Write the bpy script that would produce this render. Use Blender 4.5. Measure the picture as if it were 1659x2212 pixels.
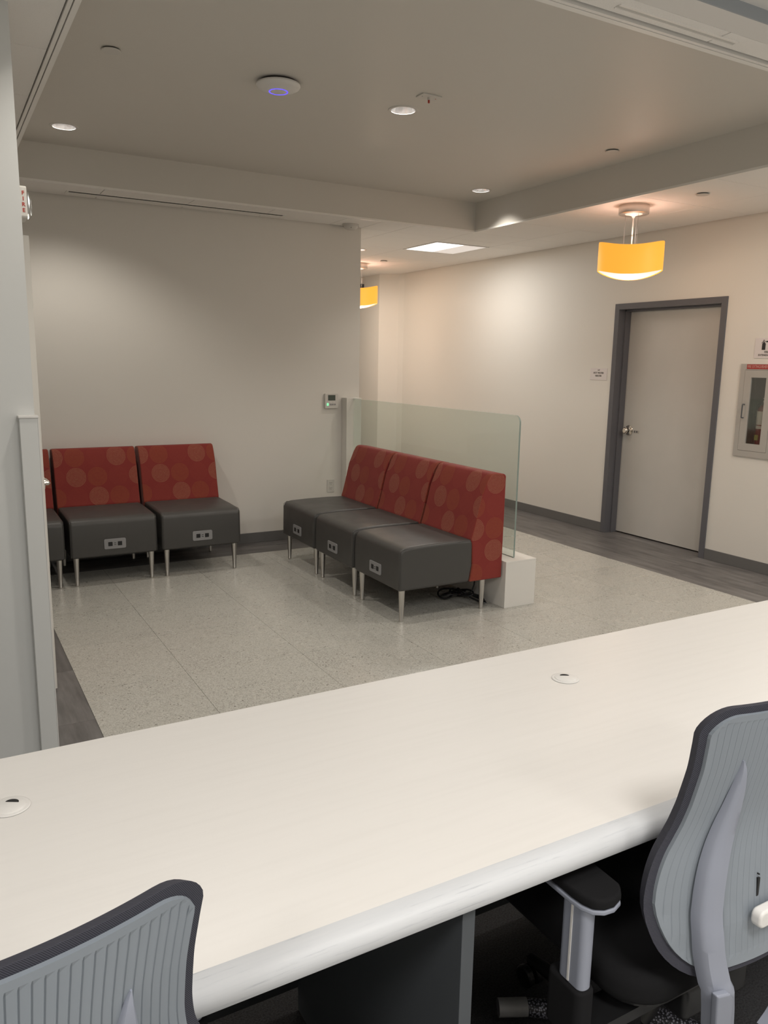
import bpy, bmesh, math, random
from mathutils import Vector, Matrix
random.seed(7)
PI = math.pi
SC = bpy.context.scene
COL = SC.collection
for o in list(bpy.data.objects): bpy.data.objects.remove(o)

# ------------------------------------------------------------------ camera
cam = bpy.data.cameras.new('camera'); camo = bpy.data.objects.new('camera', cam); COL.objects.link(camo)
cam.sensor_fit = 'VERTICAL'; cam.sensor_height = 24.0; cam.sensor_width = 18.0
cam.lens = 1708.8 / 2212 * 24.0
cam.clip_start = 0.02; cam.clip_end = 60
yaw, pitch, roll = math.radians(29.676), math.radians(10.730), math.radians(0.9986)
fw = Vector((math.sin(yaw) * math.cos(pitch), math.cos(yaw) * math.cos(pitch), -math.sin(pitch)))
r0 = Vector((math.cos(yaw), -math.sin(yaw), 0)); u0 = r0.cross(fw)
rr = r0 * math.cos(roll) + u0 * math.sin(roll); uu = -r0 * math.sin(roll) + u0 * math.cos(roll)
m = Matrix((rr, uu, -fw)).transposed().to_4x4(); m.translation = (0, 0, 1.51)
camo.matrix_world = m
SC.camera = camo

# ------------------------------------------------------------------ world, lights, exposure
w = bpy.data.worlds.new('world'); SC.world = w; w.use_nodes = True
w.node_tree.nodes['Background'].inputs[0].default_value = (0.5, 0.5, 0.5, 1)
w.node_tree.nodes['Background'].inputs[1].default_value = 0.1
SC.view_settings.view_transform = 'Standard'; SC.view_settings.look = 'None'
SC.view_settings.gamma = 1.0; SC.view_settings.exposure = 0.33
SC.view_settings.use_curve_mapping = False

COOL = (1.0, 0.965, 0.92)
NEUT = (1.0, 0.93, 0.84)
def area_light(name, loc, sx, sy, power, col=COOL, spread=None):
    l = bpy.data.lights.new(name, 'AREA'); l.shape = 'RECTANGLE'; l.size = sx; l.size_y = sy
    l.energy = power; l.color = col
    if spread: l.spread = math.radians(spread)
    o = bpy.data.objects.new(name, l); COL.objects.link(o); o.location = loc
    return o
# lay-in ceiling fixtures of the office side (above and behind the camera)
OFFICE = [(0.58, -0.56, 30), (1.9, 0.1, 11), (-1.4, -0.5, 26), (3.9, 0.5, 20), (1.6, -1.9, 20)]
for x, y, p in OFFICE:
    area_light('office_troffer_light', (x, y, 2.63), 0.56, 0.56, p, COOL)
# lay-in fixture in the corridor ceiling
area_light('troffer_and_fill_light', (4.47, 6.73, 2.585), 0.5, 0.5, 11.5, COOL)
# second corridor fixture, hidden behind the end of the far wall
area_light('troffer_and_fill_light', (3.95, 8.9, 2.58), 0.5, 0.5, 9, NEUT)
area_light('troffer_and_fill_light', (4.75, 2.6, 2.58), 0.5, 0.5, 14, NEUT)  # unseen lamp, no fixture here; raised to brighten the right floor and wall
# downlights of the raised ceiling
DOWN = [(0.803, 5.306), (2.330, 3.956), (3.869, 5.345), (0.803, 2.60), (3.869, 2.60)]
DPOW = [34, 34, 21, 30, 22]

# ------------------------------------------------------------------ material helpers
def mat(name, col=(0.5, 0.5, 0.5), rough=0.6, metal=0.0, spec=0.5):
    m = bpy.data.materials.new(name); m.use_nodes = True
    b = m.node_tree.nodes['Principled BSDF']
    b.inputs['Base Color'].default_value = (*col, 1)
    b.inputs['Roughness'].default_value = rough
    b.inputs['Metallic'].default_value = metal
    b.inputs['Specular IOR Level'].default_value = spec
    return m
def nt(m): return m.node_tree.nodes, m.node_tree.links, m.node_tree.nodes['Principled BSDF']
def coord(N, L, kind='Object', scale=(1, 1, 1)):
    tc = N.new('ShaderNodeTexCoord'); mp = N.new('ShaderNodeMapping')
    mp.inputs['Scale'].default_value = scale
    L.new(tc.outputs[kind], mp.inputs[0]); return mp.outputs[0]
def noise(N, L, vec, scale, detail=3, rough=0.5):
    n = N.new('ShaderNodeTexNoise'); n.inputs['Scale'].default_value = scale
    n.inputs['Detail'].default_value = detail; n.inputs['Roughness'].default_value = rough
    L.new(vec, n.inputs['Vector']); return n
def ramp(N, L, fac, stops):
    r = N.new('ShaderNodeValToRGB'); e = r.color_ramp.elements
    while len(e) < len(stops): e.new(0.5)
    for i, (p, c) in enumerate(stops):
        e[i].position = p; e[i].color = (*c, 1)
    L.new(fac, r.inputs[0]); return r
def bump(N, L, b, h, strength=0.1, dist=0.002):
    n = N.new('ShaderNodeBump'); n.inputs['Strength'].default_value = strength
    n.inputs['Distance'].default_value = dist
    L.new(h, n.inputs['Height']); L.new(n.outputs[0], b.inputs['Normal'])
def mth(N, L, op, a, b=None, c=None):
    n = N.new('ShaderNodeMath'); n.operation = op
    for i, v in enumerate((a, b, c)):
        if v is None: continue
        if isinstance(v, (int, float)): n.inputs[i].default_value = v
        else: L.new(v, n.inputs[i])
    return n.outputs[0]
def emit(name, col, strength):
    m = bpy.data.materials.new(name); m.use_nodes = True
    b = m.node_tree.nodes['Principled BSDF']
    b.inputs['Base Color'].default_value = (*[min(1, c) * 0.6 for c in col], 1)
    b.inputs['Roughness'].default_value = 0.5
    b.inputs['Emission Color'].default_value = (*col, 1); b.inputs['Emission Strength'].default_value = strength
    return m
def paint(name, col, rough=0.55, bs=0.05):
    m = mat(name, col, rough, 0, 0.35); N, L, b = nt(m)
    n = noise(N, L, coord(N, L), 180, 3); bump(N, L, b, n.outputs[0], bs, 0.001)
    return m

M = {}
M['wall'] = paint('wall_paint', (0.735, 0.71, 0.66), 0.5)
M['pier'] = paint('pier_paint', (0.66, 0.67, 0.655), 0.5)
M['tray'] = paint('tray_paint', (0.66, 0.635, 0.585), 0.50)
M['bluegrey'] = paint('header_paint', (0.36, 0.39, 0.42), 0.6)
M['ceilpaint'] = paint('ceiling_white_paint', (0.76, 0.745, 0.72), 0.6)
# acoustic tile
m = mat('acoustic_tile', (0.62, 0.58, 0.53), 0.9, 0, 0.2); N, L, b = nt(m)
v = coord(N, L); n1 = noise(N, L, v, 260, 4, 0.7)
c1 = ramp(N, L, n1.outputs[0], [(0.30, (0.76, 0.735, 0.70)), (0.42, (0.89, 0.865, 0.83)), (1, (0.90, 0.88, 0.845))])
L.new(c1.outputs[0], b.inputs['Base Color']); bump(N, L, b, n1.outputs[0], 0.35, 0.002); M['acoustic'] = m
M['trimwhite'] = mat('trim_white_metal', (0.86, 0.84, 0.80), 0.45)
M['plenum'] = mat('reveal_dark', (0.045, 0.04, 0.036), 0.9)
M['slot'] = mat('slot_black', (0.012, 0.012, 0.012), 0.7)
M['frame'] = paint('door_frame_grey', (0.12, 0.12, 0.132), 0.45, 0.02)
M['base'] = mat('vinyl_base_grey', (0.14, 0.138, 0.135), 0.5)
m = mat('door_leaf', (0.43, 0.425, 0.40), 0.32, 0, 0.5); N, L, b = nt(m)
v = coord(N, L); n1 = noise(N, L, v, 2.2, 3); c1 = ramp(N, L, n1.outputs[0], [(0.3, (0.53, 0.52, 0.49)), (0.7, (0.58, 0.565, 0.535))])
L.new(c1.outputs[0], b.inputs['Base Color']); M['leaf'] = m
# terrazzo
m = mat('terrazzo', (0.5, 0.48, 0.44), 0.22, 0, 0.5); N, L, b = nt(m)
v = coord(N, L)
oi = N.new('ShaderNodeObjectInfo')
vm = N.new('ShaderNodeVectorMath'); vm.operation = 'ADD'; L.new(v, vm.inputs[0])
cb = N.new('ShaderNodeCombineXYZ'); r_ = mth(N, L, 'MULTIPLY', oi.outputs['Random'], 37.0); L.new(r_, cb.inputs[0]); L.new(r_, cb.inputs[1])
L.new(cb.outputs[0], vm.inputs[1]); v = vm.outputs[0]
vo = N.new('ShaderNodeTexVoronoi'); vo.inputs['Scale'].default_value = 240; L.new(v, vo.inputs['Vector'])
sx = N.new('ShaderNodeSeparateColor'); L.new(vo.outputs['Color'], sx.inputs[0])
c1 = ramp(N, L, sx.outputs[0], [(0.0, (0.27, 0.26, 0.23)), (0.10, (0.37, 0.36, 0.325)), (0.3, (0.47, 0.46, 0.42)), (0.75, (0.525, 0.515, 0.47)), (1.0, (0.60, 0.59, 0.55))])
vo2 = N.new('ShaderNodeTexVoronoi'); vo2.inputs['Scale'].default_value = 75; L.new(v, vo2.inputs['Vector'])
s2 = N.new('ShaderNodeSeparateColor'); L.new(vo2.outputs['Color'], s2.inputs[0])
big = mth(N, L, 'MULTIPLY', mth(N, L, 'GREATER_THAN', s2.outputs[1], 0.965), mth(N, L, 'LESS_THAN', vo2.outputs['Distance'], 0.32))
mx = N.new('ShaderNodeMixRGB'); mx.inputs[2].default_value = (0.17, 0.155, 0.13, 1); L.new(big, mx.inputs[0]); L.new(c1.outputs[0], mx.inputs[1])
n1 = noise(N, L, v, 3.0, 4)
mx2 = N.new('ShaderNodeMixRGB'); mx2.blend_type = 'MULTIPLY'; mx2.inputs[0].default_value = 1
c3 = ramp(N, L, n1.outputs[0], [(0.3, (0.965, 0.965, 0.965)), (0.7, (1, 1, 1))]); L.new(mx.outputs[0], mx2.inputs[1]); L.new(c3.outputs[0], mx2.inputs[2])
tone = N.new('ShaderNodeMixRGB'); tone.blend_type = 'MULTIPLY'; tone.inputs[0].default_value = 1
tr = ramp(N, L, oi.outputs['Random'], [(0, (0.95, 0.95, 0.95)), (1, (1.0, 1.0, 1.0))]); L.new(mx2.outputs[0], tone.inputs[1]); L.new(tr.outputs[0], tone.inputs[2])
L.new(tone.outputs[0], b.inputs['Base Color']); rg = ramp(N, L, n1.outputs[0], [(0.3, (0.25,) * 3), (0.7, (0.31,) * 3)]); L.new(rg.outputs[0], b.inputs['Roughness'])
M['terrazzo'] = m
M['grout'] = mat('joint_dark', (0.26, 0.25, 0.225), 0.9)
# vinyl plank, grain along local Y
m = mat('vinyl_plank', (0.1, 0.1, 0.1), 0.42); N, L, b = nt(m)
oi = N.new('ShaderNodeObjectInfo'); v = coord(N, L, 'Object', (9, 1.1, 1))
vm = N.new('ShaderNodeVectorMath'); vm.operation = 'ADD'; L.new(v, vm.inputs[0])
cb = N.new('ShaderNodeCombineXYZ'); L.new(mth(N, L, 'MULTIPLY', oi.outputs['Random'], 53.0), cb.inputs[1]); L.new(cb.outputs[0], vm.inputs[1])
n1 = noise(N, L, vm.outputs[0], 2.2, 6, 0.6)
c1 = ramp(N, L, n1.outputs[0], [(0.28, (0.068, 0.064, 0.063)), (0.5, (0.135, 0.128, 0.125)), (0.75, (0.205, 0.195, 0.19))])
tone = N.new('ShaderNodeMixRGB'); tone.blend_type = 'MULTIPLY'; tone.inputs[0].default_value = 1
tr = ramp(N, L, oi.outputs['Random'], [(0, (0.84,) * 3), (1, (1.08,) * 3)]); L.new(c1.outputs[0], tone.inputs[1]); L.new(tr.outputs[0], tone.inputs[2])
L.new(tone.outputs[0], b.inputs['Base Color']); M['plank'] = m
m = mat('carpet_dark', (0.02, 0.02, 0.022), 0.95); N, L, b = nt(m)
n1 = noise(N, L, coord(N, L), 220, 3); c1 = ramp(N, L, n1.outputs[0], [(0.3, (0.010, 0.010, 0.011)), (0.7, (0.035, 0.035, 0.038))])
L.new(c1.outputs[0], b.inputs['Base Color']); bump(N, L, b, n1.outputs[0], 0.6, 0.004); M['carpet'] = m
M['carpetbounce'] = mat('carpet_bounce_fill', (0.46, 0.46, 0.45), 0.95)  # pale tone chosen to bounce light up from the unseen office floor
# red fabric with coiled discs, uses UV in metres
m = mat('red_disc_fabric', (0.3, 0.03, 0.02), 0.75, 0, 0.25); N, L, b = nt(m)
uv = N.new('ShaderNodeUVMap'); sp = N.new('ShaderNodeSeparateXYZ'); L.new(uv.outputs[0], sp.inputs[0])
PX, PY = 0.145, 0.140
row = mth(N, L, 'FLOOR', mth(N, L, 'DIVIDE', sp.outputs[1], PY))
us = mth(N, L, 'ADD', sp.outputs[0], 0.0)
colm = mth(N, L, 'FLOOR', mth(N, L, 'DIVIDE', us, PX))
dx = mth(N, L, 'SUBTRACT', mth(N, L, 'SUBTRACT', us, mth(N, L, 'MULTIPLY', colm, PX)), PX / 2)
dy = mth(N, L, 'SUBTRACT', mth(N, L, 'SUBTRACT', sp.outputs[1], mth(N, L, 'MULTIPLY', row, PY)), PY / 2)
nz = noise(N, L, uv.outputs[0], 60, 4)
d = mth(N, L, 'SQRT', mth(N, L, 'ADD', mth(N, L, 'MULTIPLY', dx, dx), mth(N, L, 'MULTIPLY', dy, dy)))
dn = mth(N, L, 'ADD', d, mth(N, L, 'MULTIPLY', mth(N, L, 'SUBTRACT', nz.outputs[0], 0.5), 0.010))
ring = mth(N, L, 'MULTIPLY', mth(N, L, 'MULTIPLY_ADD', mth(N, L, 'SINE', mth(N, L, 'MULTIPLY', dn, 800.0)), 0.5, 0.5), mth(N, L, 'MULTIPLY_ADD', nz.outputs[0], 1.5, 0.1))
inside = mth(N, L, 'LESS_THAN', dn, 0.0675)
typ = mth(N, L, 'DIVIDE', mth(N, L, 'MODULO', mth(N, L, 'ADD', mth(N, L, 'ADD', colm, row), 31.0), 3.0), 3.0)
cr = ramp(N, L, typ, [(0.0, (0.46, 0.27, 0.15)), (0.2, (0.34, 0.125, 0.035)), (0.55, (0.27, 0.050, 0.032))])
cr.color_ramp.interpolation = 'CONSTANT'
fac = mth(N, L, 'MULTIPLY', inside, mth(N, L, 'MULTIPLY_ADD', ring, 0.30, 0.03))
mx = N.new('ShaderNodeMixRGB'); mx.inputs[1].default_value = (0.225, 0.029, 0.024, 1); L.new(fac, mx.inputs[0]); L.new(cr.outputs[0], mx.inputs[2])
L.new(mx.outputs[0], b.inputs['Base Color'])
n2 = noise(N, L, uv.outputs[0], 900, 2); bump(N, L, b, n2.outputs[0], 0.25, 0.0008)
b.inputs['Sheen Weight'].default_value = 0.08; b.inputs['Sheen Roughness'].default_value = 0.5
M['fabric'] = m
m = mat('charcoal_vinyl', (0.062, 0.060, 0.057), 0.36, 0, 0.5); N, L, b = nt(m)
n1 = noise(N, L, coord(N, L), 260, 3); bump(N, L, b, n1.outputs[0], 0.12, 0.0008)
n2 = noise(N, L, coord(N, L), 5, 2); rg = ramp(N, L, n2.outputs[0], [(0.3, (0.40,) * 3), (0.7, (0.52,) * 3)]); L.new(rg.outputs[0], b.inputs['Roughness'])
M['vinyl'] = m
M['alu'] = mat('brushed_aluminium', (0.62, 0.60, 0.57), 0.33, 1.0)
M['plate'] = mat('grey_plastic_plate', (0.27, 0.27, 0.275), 0.45)
M['black'] = mat('black_plastic', (0.010, 0.010, 0.011), 0.45)
M['chrome'] = mat('satin_chrome', (0.72, 0.68, 0.62), 0.22, 1.0)
M['whitelam'] = paint('white_laminate_plinth', (0.74, 0.72, 0.68), 0.4, 0.01)
# desk laminate
m = mat('desk_laminate', (0.78, 0.75, 0.71), 0.40, 0, 0.4); N, L, b = nt(m)
v = coord(N, L, 'Object', (0.5, 9, 9)); n1 = noise(N, L, v, 6, 5, 0.65)
c1 = ramp(N, L, n1.outputs[0], [(0.32, (0.735, 0.715, 0.685)), (0.5, (0.75, 0.73, 0.70)), (0.75, (0.76, 0.74, 0.71))])
L.new(c1.outputs[0], b.inputs['Base Color']); M['desk'] = m
m = mat('desk_edge_band', (0.62, 0.63, 0.64), 0.45, 0, 0.35); N, L, b = nt(m)
v = coord(N, L, 'Object', (1.0, 14, 30)); n1 = noise(N, L, v, 9, 6, 0.7)
c1 = ramp(N, L, n1.outputs[0], [(0.30, (0.46, 0.475, 0.50)), (0.42, (0.585, 0.60, 0.62)), (0.8, (0.62, 0.63, 0.645))])
L.new(c1.outputs[0], b.inputs['Base Color']); M['deskedge'] = m
M['whiteplas'] = mat('white_plastic', (0.74, 0.725, 0.70), 0.4)
M['offwhite'] = mat('offwhite_plastic', (0.62, 0.60, 0.56), 0.45)
M['gable'] = paint('desk_support_grey', (0.075, 0.083, 0.092), 0.5, 0.02)
M['modesty'] = paint('modesty_panel_dark', (0.028, 0.031, 0.034), 0.6, 0.02)
# glass
m = mat('tinted_glass', (0.86, 0.95, 0.90), 0.03); N, L, b = nt(m)
b.inputs['Transmission Weight'].default_value = 1.0; b.inputs['IOR'].default_value = 1.45
N.remove(b); out = N['Material Output']
tr = N.new('ShaderNodeBsdfTransparent'); tr.inputs[0].default_value = (0.925, 0.962, 0.942, 1)
gl = N.new('ShaderNodeBsdfGlossy'); gl.inputs['Color'].default_value = (1, 1, 1, 1); gl.inputs['Roughness'].default_value = 0.03
df = N.new('ShaderNodeBsdfDiffuse'); df.inputs[0].default_value = (0.52, 0.62, 0.57, 1)
fr = N.new('ShaderNodeFresnel'); fr.inputs[0].default_value = 1.45
a1 = N.new('ShaderNodeMixShader'); a1.inputs[0].default_value = 0.09; L.new(tr.outputs[0], a1.inputs[1]); L.new(df.outputs[0], a1.inputs[2])
a2 = N.new('ShaderNodeMixShader'); geo = N.new('ShaderNodeNewGeometry'); L.new(mth(N, L, 'MULTIPLY', mth(N, L, 'MULTIPLY', fr.outputs[0], 0.55), mth(N, L, 'SUBTRACT', 1.0, geo.outputs['Backfacing'])), a2.inputs[0]); L.new(a1.outputs[0], a2.inputs[1]); L.new(gl.outputs[0], a2.inputs[2])
L.new(a2.outputs[0], out.inputs[0]); M['glass'] = m
m = bpy.data.materials.new('clear_plastic'); m.use_nodes = True; N, L = m.node_tree.nodes, m.node_tree.links
N.remove(N['Principled BSDF']); tr = N.new('ShaderNodeBsdfTransparent'); tr.inputs[0].default_value = (0.93, 0.93, 0.91, 1)
gl = N.new('ShaderNodeBsdfGlossy'); gl.inputs['Roughness'].default_value = 0.06; mxs = N.new('ShaderNodeMixShader'); mxs.inputs[0].default_value = 0.16
L.new(tr.outputs[0], mxs.inputs[1]); L.new(gl.outputs[0], mxs.inputs[2]); L.new(mxs.outputs[0], N['Material Output'].inputs[0]); M['clear'] = m
M['glassedge'] = mat('glass_edge', (0.24, 0.30, 0.27), 0.4)
M['shade'] = emit('pendant_shade_amber', (1.0, 0.420, 0.045), 0.76)
M['diffuser'] = emit('pendant_diffuser_glow', (1.0, 0.76, 0.70), 0.72)
M['lens'] = emit('troffer_lens_glow', (1.0, 0.98, 0.94), 2.2)
M['lensdim'] = emit('troffer_basket', (0.95, 0.88, 0.82), 0.42)
M['lamp'] = emit('downlight_lamp', (1.0, 0.97, 0.97), 14.0)
m = mat('specular_reflector', (0.85, 0.84, 0.84), 0.22, 1.0); M['reflector'] = m
M['blueled'] = emit('blue_led', (0.09, 0.06, 1.0), 1.6)
M['redtxt'] = mat('red_print', (0.42, 0.035, 0.02), 0.5)
M['redlab'] = mat('red_label', (0.36, 0.025, 0.02), 0.5)
M['pinktxt'] = mat('label_white_print', (0.60, 0.36, 0.32), 0.5)
M['darktxt'] = mat('dark_print', (0.06, 0.05, 0.045), 0.6)
M['sign'] = mat('sign_white', (0.70, 0.655, 0.645), 0.4)
M['cabinet'] = mat('cabinet_steel_enamel', (0.42, 0.40, 0.37), 0.4)
M['tub'] = mat('cabinet_tub', (0.10, 0.105, 0.09), 0.6)
M['extred'] = mat('extinguisher_red', (0.16, 0.012, 0.012), 0.3)
M['yellow'] = mat('yellow_label', (0.28, 0.29, 0.07), 0.5)
M['lcd'] = mat('lcd_green_grey', (0.06, 0.075, 0.06), 0.3)
M['greenled'] = emit('green_led', (0.25, 0.9, 0.45), 0.8)
# office chair
m = mat('dark_mesh_fabric', (0.042, 0.044, 0.056), 0.8, 0, 0.3); N, L, b = nt(m)
wv = N.new('ShaderNodeTexWave'); wv.inputs['Scale'].default_value = 260; wv.bands_direction = 'DIAGONAL'; L.new(coord(N, L), wv.inputs['Vector'])
c1 = ramp(N, L, wv.outputs[0], [(0, (0.034, 0.035, 0.047)), (1, (0.066, 0.067, 0.086))]); L.new(c1.outputs[0], b.inputs['Base Color']); bump(N, L, b, wv.outputs[0], 0.4, 0.001); M['chairmesh'] = m
M['shell'] = mat('light_grey_shell', (0.235, 0.265, 0.30), 0.45)
M['arm'] = mat('light_grey_arm', (0.265, 0.285, 0.345), 0.42)
M['seatfab'] = mat('black_seat_fabric', (0.009, 0.009, 0.010), 0.9, 0, 0.2)
m = mat('braided_sleeve', (0.1, 0.1, 0.12), 0.4, 0.3); N, L, b = nt(m)
ck = N.new('ShaderNodeTexVoronoi'); ck.inputs['Scale'].default_value = 190; L.new(coord(N, L), ck.inputs['Vector'])
c1 = ramp(N, L, ck.outputs['Distance'], [(0.25, (0.32, 0.32, 0.38)), (0.5, (0.02, 0.02, 0.025))]); L.new(c1.outputs[0], b.inputs['Base Color']); M['braid'] = m

# ------------------------------------------------------------------ geometry helpers
def nb(): return bmesh.new()
def box(bm, x0, x1, y0, y1, z0, z1):
    vs = [bm.verts.new((x, y, z)) for x in (x0, x1) for y in (y0, y1) for z in (z0, z1)]
    for f in ((0, 1, 3, 2), (4, 6, 7, 5), (0, 4, 5, 1), (2, 3, 7, 6), (0, 2, 6, 4), (1, 5, 7, 3)):
        bm.faces.new([vs[i] for i in f])
    return bm
def B(*a): return box(nb(), *a)
def lathe(bm, prof, c=(0, 0, 0), n=32, axis='Z', closed=False):
    """prof: list of (r, h)."""
    rings = []
    for r, h in prof:
        ring = []
        if r < 1e-6:
            ring = [None]; p = (0, 0, h)
        pts = [(r * math.cos(2 * PI * i / n), r * math.sin(2 * PI * i / n), h) for i in range(n)] if r >= 1e-6 else [(0, 0, h)]
        out = []
        for x, y, z in pts:
            if axis == 'X': x, y, z = z, x, y
            elif axis == 'Y': x, y, z = y, z, x
            out.append(bm.verts.new((x + c[0], y + c[1], z + c[2])))
        rings.append(out)
    for a, b2 in zip(rings, rings[1:]):
        for i in range(n):
            j = (i + 1) % n
            if len(a) == 1 and len(b2) == 1: continue
            if len(a) == 1: bm.faces.new((a[0], b2[j], b2[i]))
            elif len(b2) == 1: bm.faces.new((a[i], a[j], b2[0]))
            else: bm.faces.new((a[i], a[j], b2[j], b2[i]))
    return bm
def cyl(bm, c, r, h0, h1, n=32, axis='Z', r1=None):
    r1 = r if r1 is None else r1
    return lathe(bm, [(0, h0), (r, h0), (r1, h1), (0, h1)], c, n, axis)
def tube(bm, pts, r, n=8, caps=True):
    pts = [Vector(p) for p in pts]; rings = []
    rr_ = r if isinstance(r, (list, tuple)) else [r] * len(pts)
    prev = None
    for i, p in enumerate(pts):
        t = (pts[min(i + 1, len(pts) - 1)] - pts[max(i - 1, 0)]).normalized()
        if prev is None:
            a = Vector((0, 0, 1)) if abs(t.z) < 0.9 else Vector((1, 0, 0))
            nrm = t.cross(a).normalized()
        else:
            nrm = (prev - t * prev.dot(t)).normalized()
        prev = nrm; bi = t.cross(nrm)
        rings.append([bm.verts.new(p + (nrm * math.cos(2 * PI * k / n) + bi * math.sin(2 * PI * k / n)) * rr_[i]) for k in range(n)])
    for a, b2 in zip(rings, rings[1:]):
        for i in range(n):
            j = (i + 1) % n; bm.faces.new((a[i], a[j], b2[j], b2[i]))
    if caps:
        bm.faces.new(rings[0][::-1]); bm.faces.new(rings[-1])
    return bm
def prism(bm, poly, a0, a1, axis='Y'):
    """extrude polygon of 2-D points; axis Y: poly=(x,z); X: poly=(y,z); Z: poly=(x,y)."""
    def P(p, a):
        return {'Y': (p[0], a, p[1]), 'X': (a, p[0], p[1]), 'Z': (p[0], p[1], a)}[axis]
    A = [bm.verts.new(P(p, a0)) for p in poly]; Bq = [bm.verts.new(P(p, a1)) for p in poly]
    n = len(poly); bm.faces.new(A); bm.faces.new(Bq[::-1])
    for i in range(n):
        j = (i + 1) % n; bm.faces.new((A[i], Bq[i], Bq[j], A[j]))
    return bm
def rrect(x0, x1, y0, y1, r, n=6, corners=(1, 1, 1, 1)):
    pts = []
    for k, (cx, cy, a) in enumerate(((x1 - r, y1 - r, 0), (x0 + r, y1 - r, 90), (x0 + r, y0 + r, 180), (x1 - r, y0 + r, 270))):
        if corners[k]:
            for i in range(n + 1):
                t = math.radians(a + 90 * i / n); pts.append((cx + r * math.cos(t), cy + r * math.sin(t)))
        else:
            pts.append(((x1, y1), (x0, y1), (x0, y0), (x1, y0))[k])
    return pts
def obj(name, bm, m, parent=None, loc=None, smooth=False, bevel=0, seg=2, normals=True, angle=35):
    """world-coordinate geometry; with a parent (Empty at some place) it is moved into the parent's space."""
    if normals: bmesh.ops.recalc_face_normals(bm, faces=bm.faces)
    off = Vector((0, 0, 0))
    if loc is not None: off = Vector(loc)
    elif parent is not None: off = ORG[parent.name]
    if off.length > 0: bmesh.ops.translate(bm, verts=bm.verts, vec=-Vector(off))
    me = bpy.data.meshes.new(name); bm.to_mesh(me); bm.free()
    if m is not None:
        for mm in (m if isinstance(m, (list, tuple)) else [m]): me.materials.append(M[mm] if isinstance(mm, str) else mm)
    if smooth:
        for p in me.polygons: p.use_smooth = True
        me.set_sharp_from_angle(angle=math.radians(42))
    o = bpy.data.objects.new(name, me); COL.objects.link(o)
    if bevel:
        bv = o.modifiers.new('bevel', 'BEVEL'); bv.width = bevel; bv.segments = seg; bv.limit_method = 'ANGLE'; bv.angle_limit = math.radians(angle)
        bv.harden_normals = False
        for p in me.polygons: p.use_smooth = True
        wn_ = o.modifiers.new('wn', 'WEIGHTED_NORMAL'); wn_.keep_sharp = False
    ORG[o.name] = off
    if parent is not None:
        o.parent = parent
        po = ORG.get(parent.name, Vector((0, 0, 0)))
        o.location = off - po
    else:
        o.location = off
    return o
ORG = {}
class _P(dict): pass
def thing(name, label, cat, loc=(0, 0, 0), group=None):
    o = bpy.data.objects.new(name, None); COL.objects.link(o); o.location = loc
    o.empty_display_size = 0.1
    o['label'] = label; o['category'] = cat
    if group: o['group'] = group
    ORG[o.name] = Vector(loc)
    return o
def tag(o, label, cat, group=None):
    o['label'] = label; o['category'] = cat
    if group: o['group'] = group
    return o
def part(name, bm, m, parent, **k):
    return obj(name, bm, m, parent, loc=ORG[parent.name], **k)
def struct(name, bm, m, **k):
    o = obj(name, bm, m, **k); o['kind'] = 'structure'; return o
def text(body, size, m, parent, loc, rot, name='lettering', extrude=0.0004, align='CENTER', sx=1.0, spacing=1.0, bold=0.0):
    cu = bpy.data.curves.new(name, 'FONT'); cu.body = body; cu.size = size; cu.extrude = extrude
    cu.align_x = align; cu.align_y = 'CENTER'; cu.space_line = spacing; cu.offset = bold
    tmp = bpy.data.objects.new('tmp_text', cu); COL.objects.link(tmp)
    dg = bpy.context.evaluated_depsgraph_get(); me = bpy.data.meshes.new_from_object(tmp.evaluated_get(dg))
    bpy.data.objects.remove(tmp); bpy.data.curves.remove(cu)
    me.transform(Matrix.Rotation(rot[2], 4, 'Z') @ Matrix.Rotation(rot[1], 4, 'Y') @ Matrix.Rotation(rot[0], 4, 'X') @ Matrix.Diagonal((sx, 1, 1, 1)))
    me.materials.clear(); me.materials.append(M[m])
    o = bpy.data.objects.new(name, me); COL.objects.link(o); o.parent = parent
    ORG[o.name] = Vector(loc); o.location = Vector(loc) - ORG[parent.name]
    return o
def copy_tree(o, parent=None):
    c = o.copy(); COL.objects.link(c); c.parent = parent
    ORG[c.name] = ORG[o.name]
    for ch in list(o.children): copy_tree(ch, c)
    return c

# ------------------------------------------------------------------ key dimensions
XR = 5.314; YF = 6.175; ZC = 2.612; ZT = 2.845
TX0, TX1, TY0, TY1 = 0.505, 4.130, 2.110, 5.772      # opening of the raised ceiling
CORX = 3.249                                          # free end of the far wall
YH = 1.858                                            # header over the desk

# ------------------------------------------------------------------ floor
fl = struct('floor', B(-3.2, 5.314, -3.0, 11.2, -0.10, -0.006), 'grout')
def slab_pieces(name, xs, ys, m, gap, z0=-0.006, z1=0.0, parent=fl, bevel=0):
    cache = {}
    for i in range(len(xs) - 1):
        for j in range(len(ys) - 1):
            a, b_, c, d_ = xs[i] + gap / 2, xs[i + 1] - gap / 2, ys[j] + gap / 2, ys[j + 1] - gap / 2
            key = (round(b_ - a, 4), round(d_ - c, 4))
            if key not in cache:
                bm = B(0, b_ - a, 0, d_ - c, z0, z1); me = bpy.data.meshes.new(name)
                bmesh.ops.recalc_face_normals(bm, faces=bm.faces); bm.to_mesh(me); bm.free(); me.materials.append(M[m]); cache[key] = me
            o = bpy.data.objects.new(name, cache[key]); COL.objects.link(o); o.location = (a, c, 0); o.parent = parent
xs = [0.500, 0.983, 1.588, 2.193, 2.798, 3.403, 4.008, 4.613]
ys = [1.600 + 0.2, 2.415, 3.025, 3.635, 4.245, 4.855, 5.465, 5.820]
slab_pieces('floor_tile', xs, ys, 'terrazzo', 0.0016)
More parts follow.
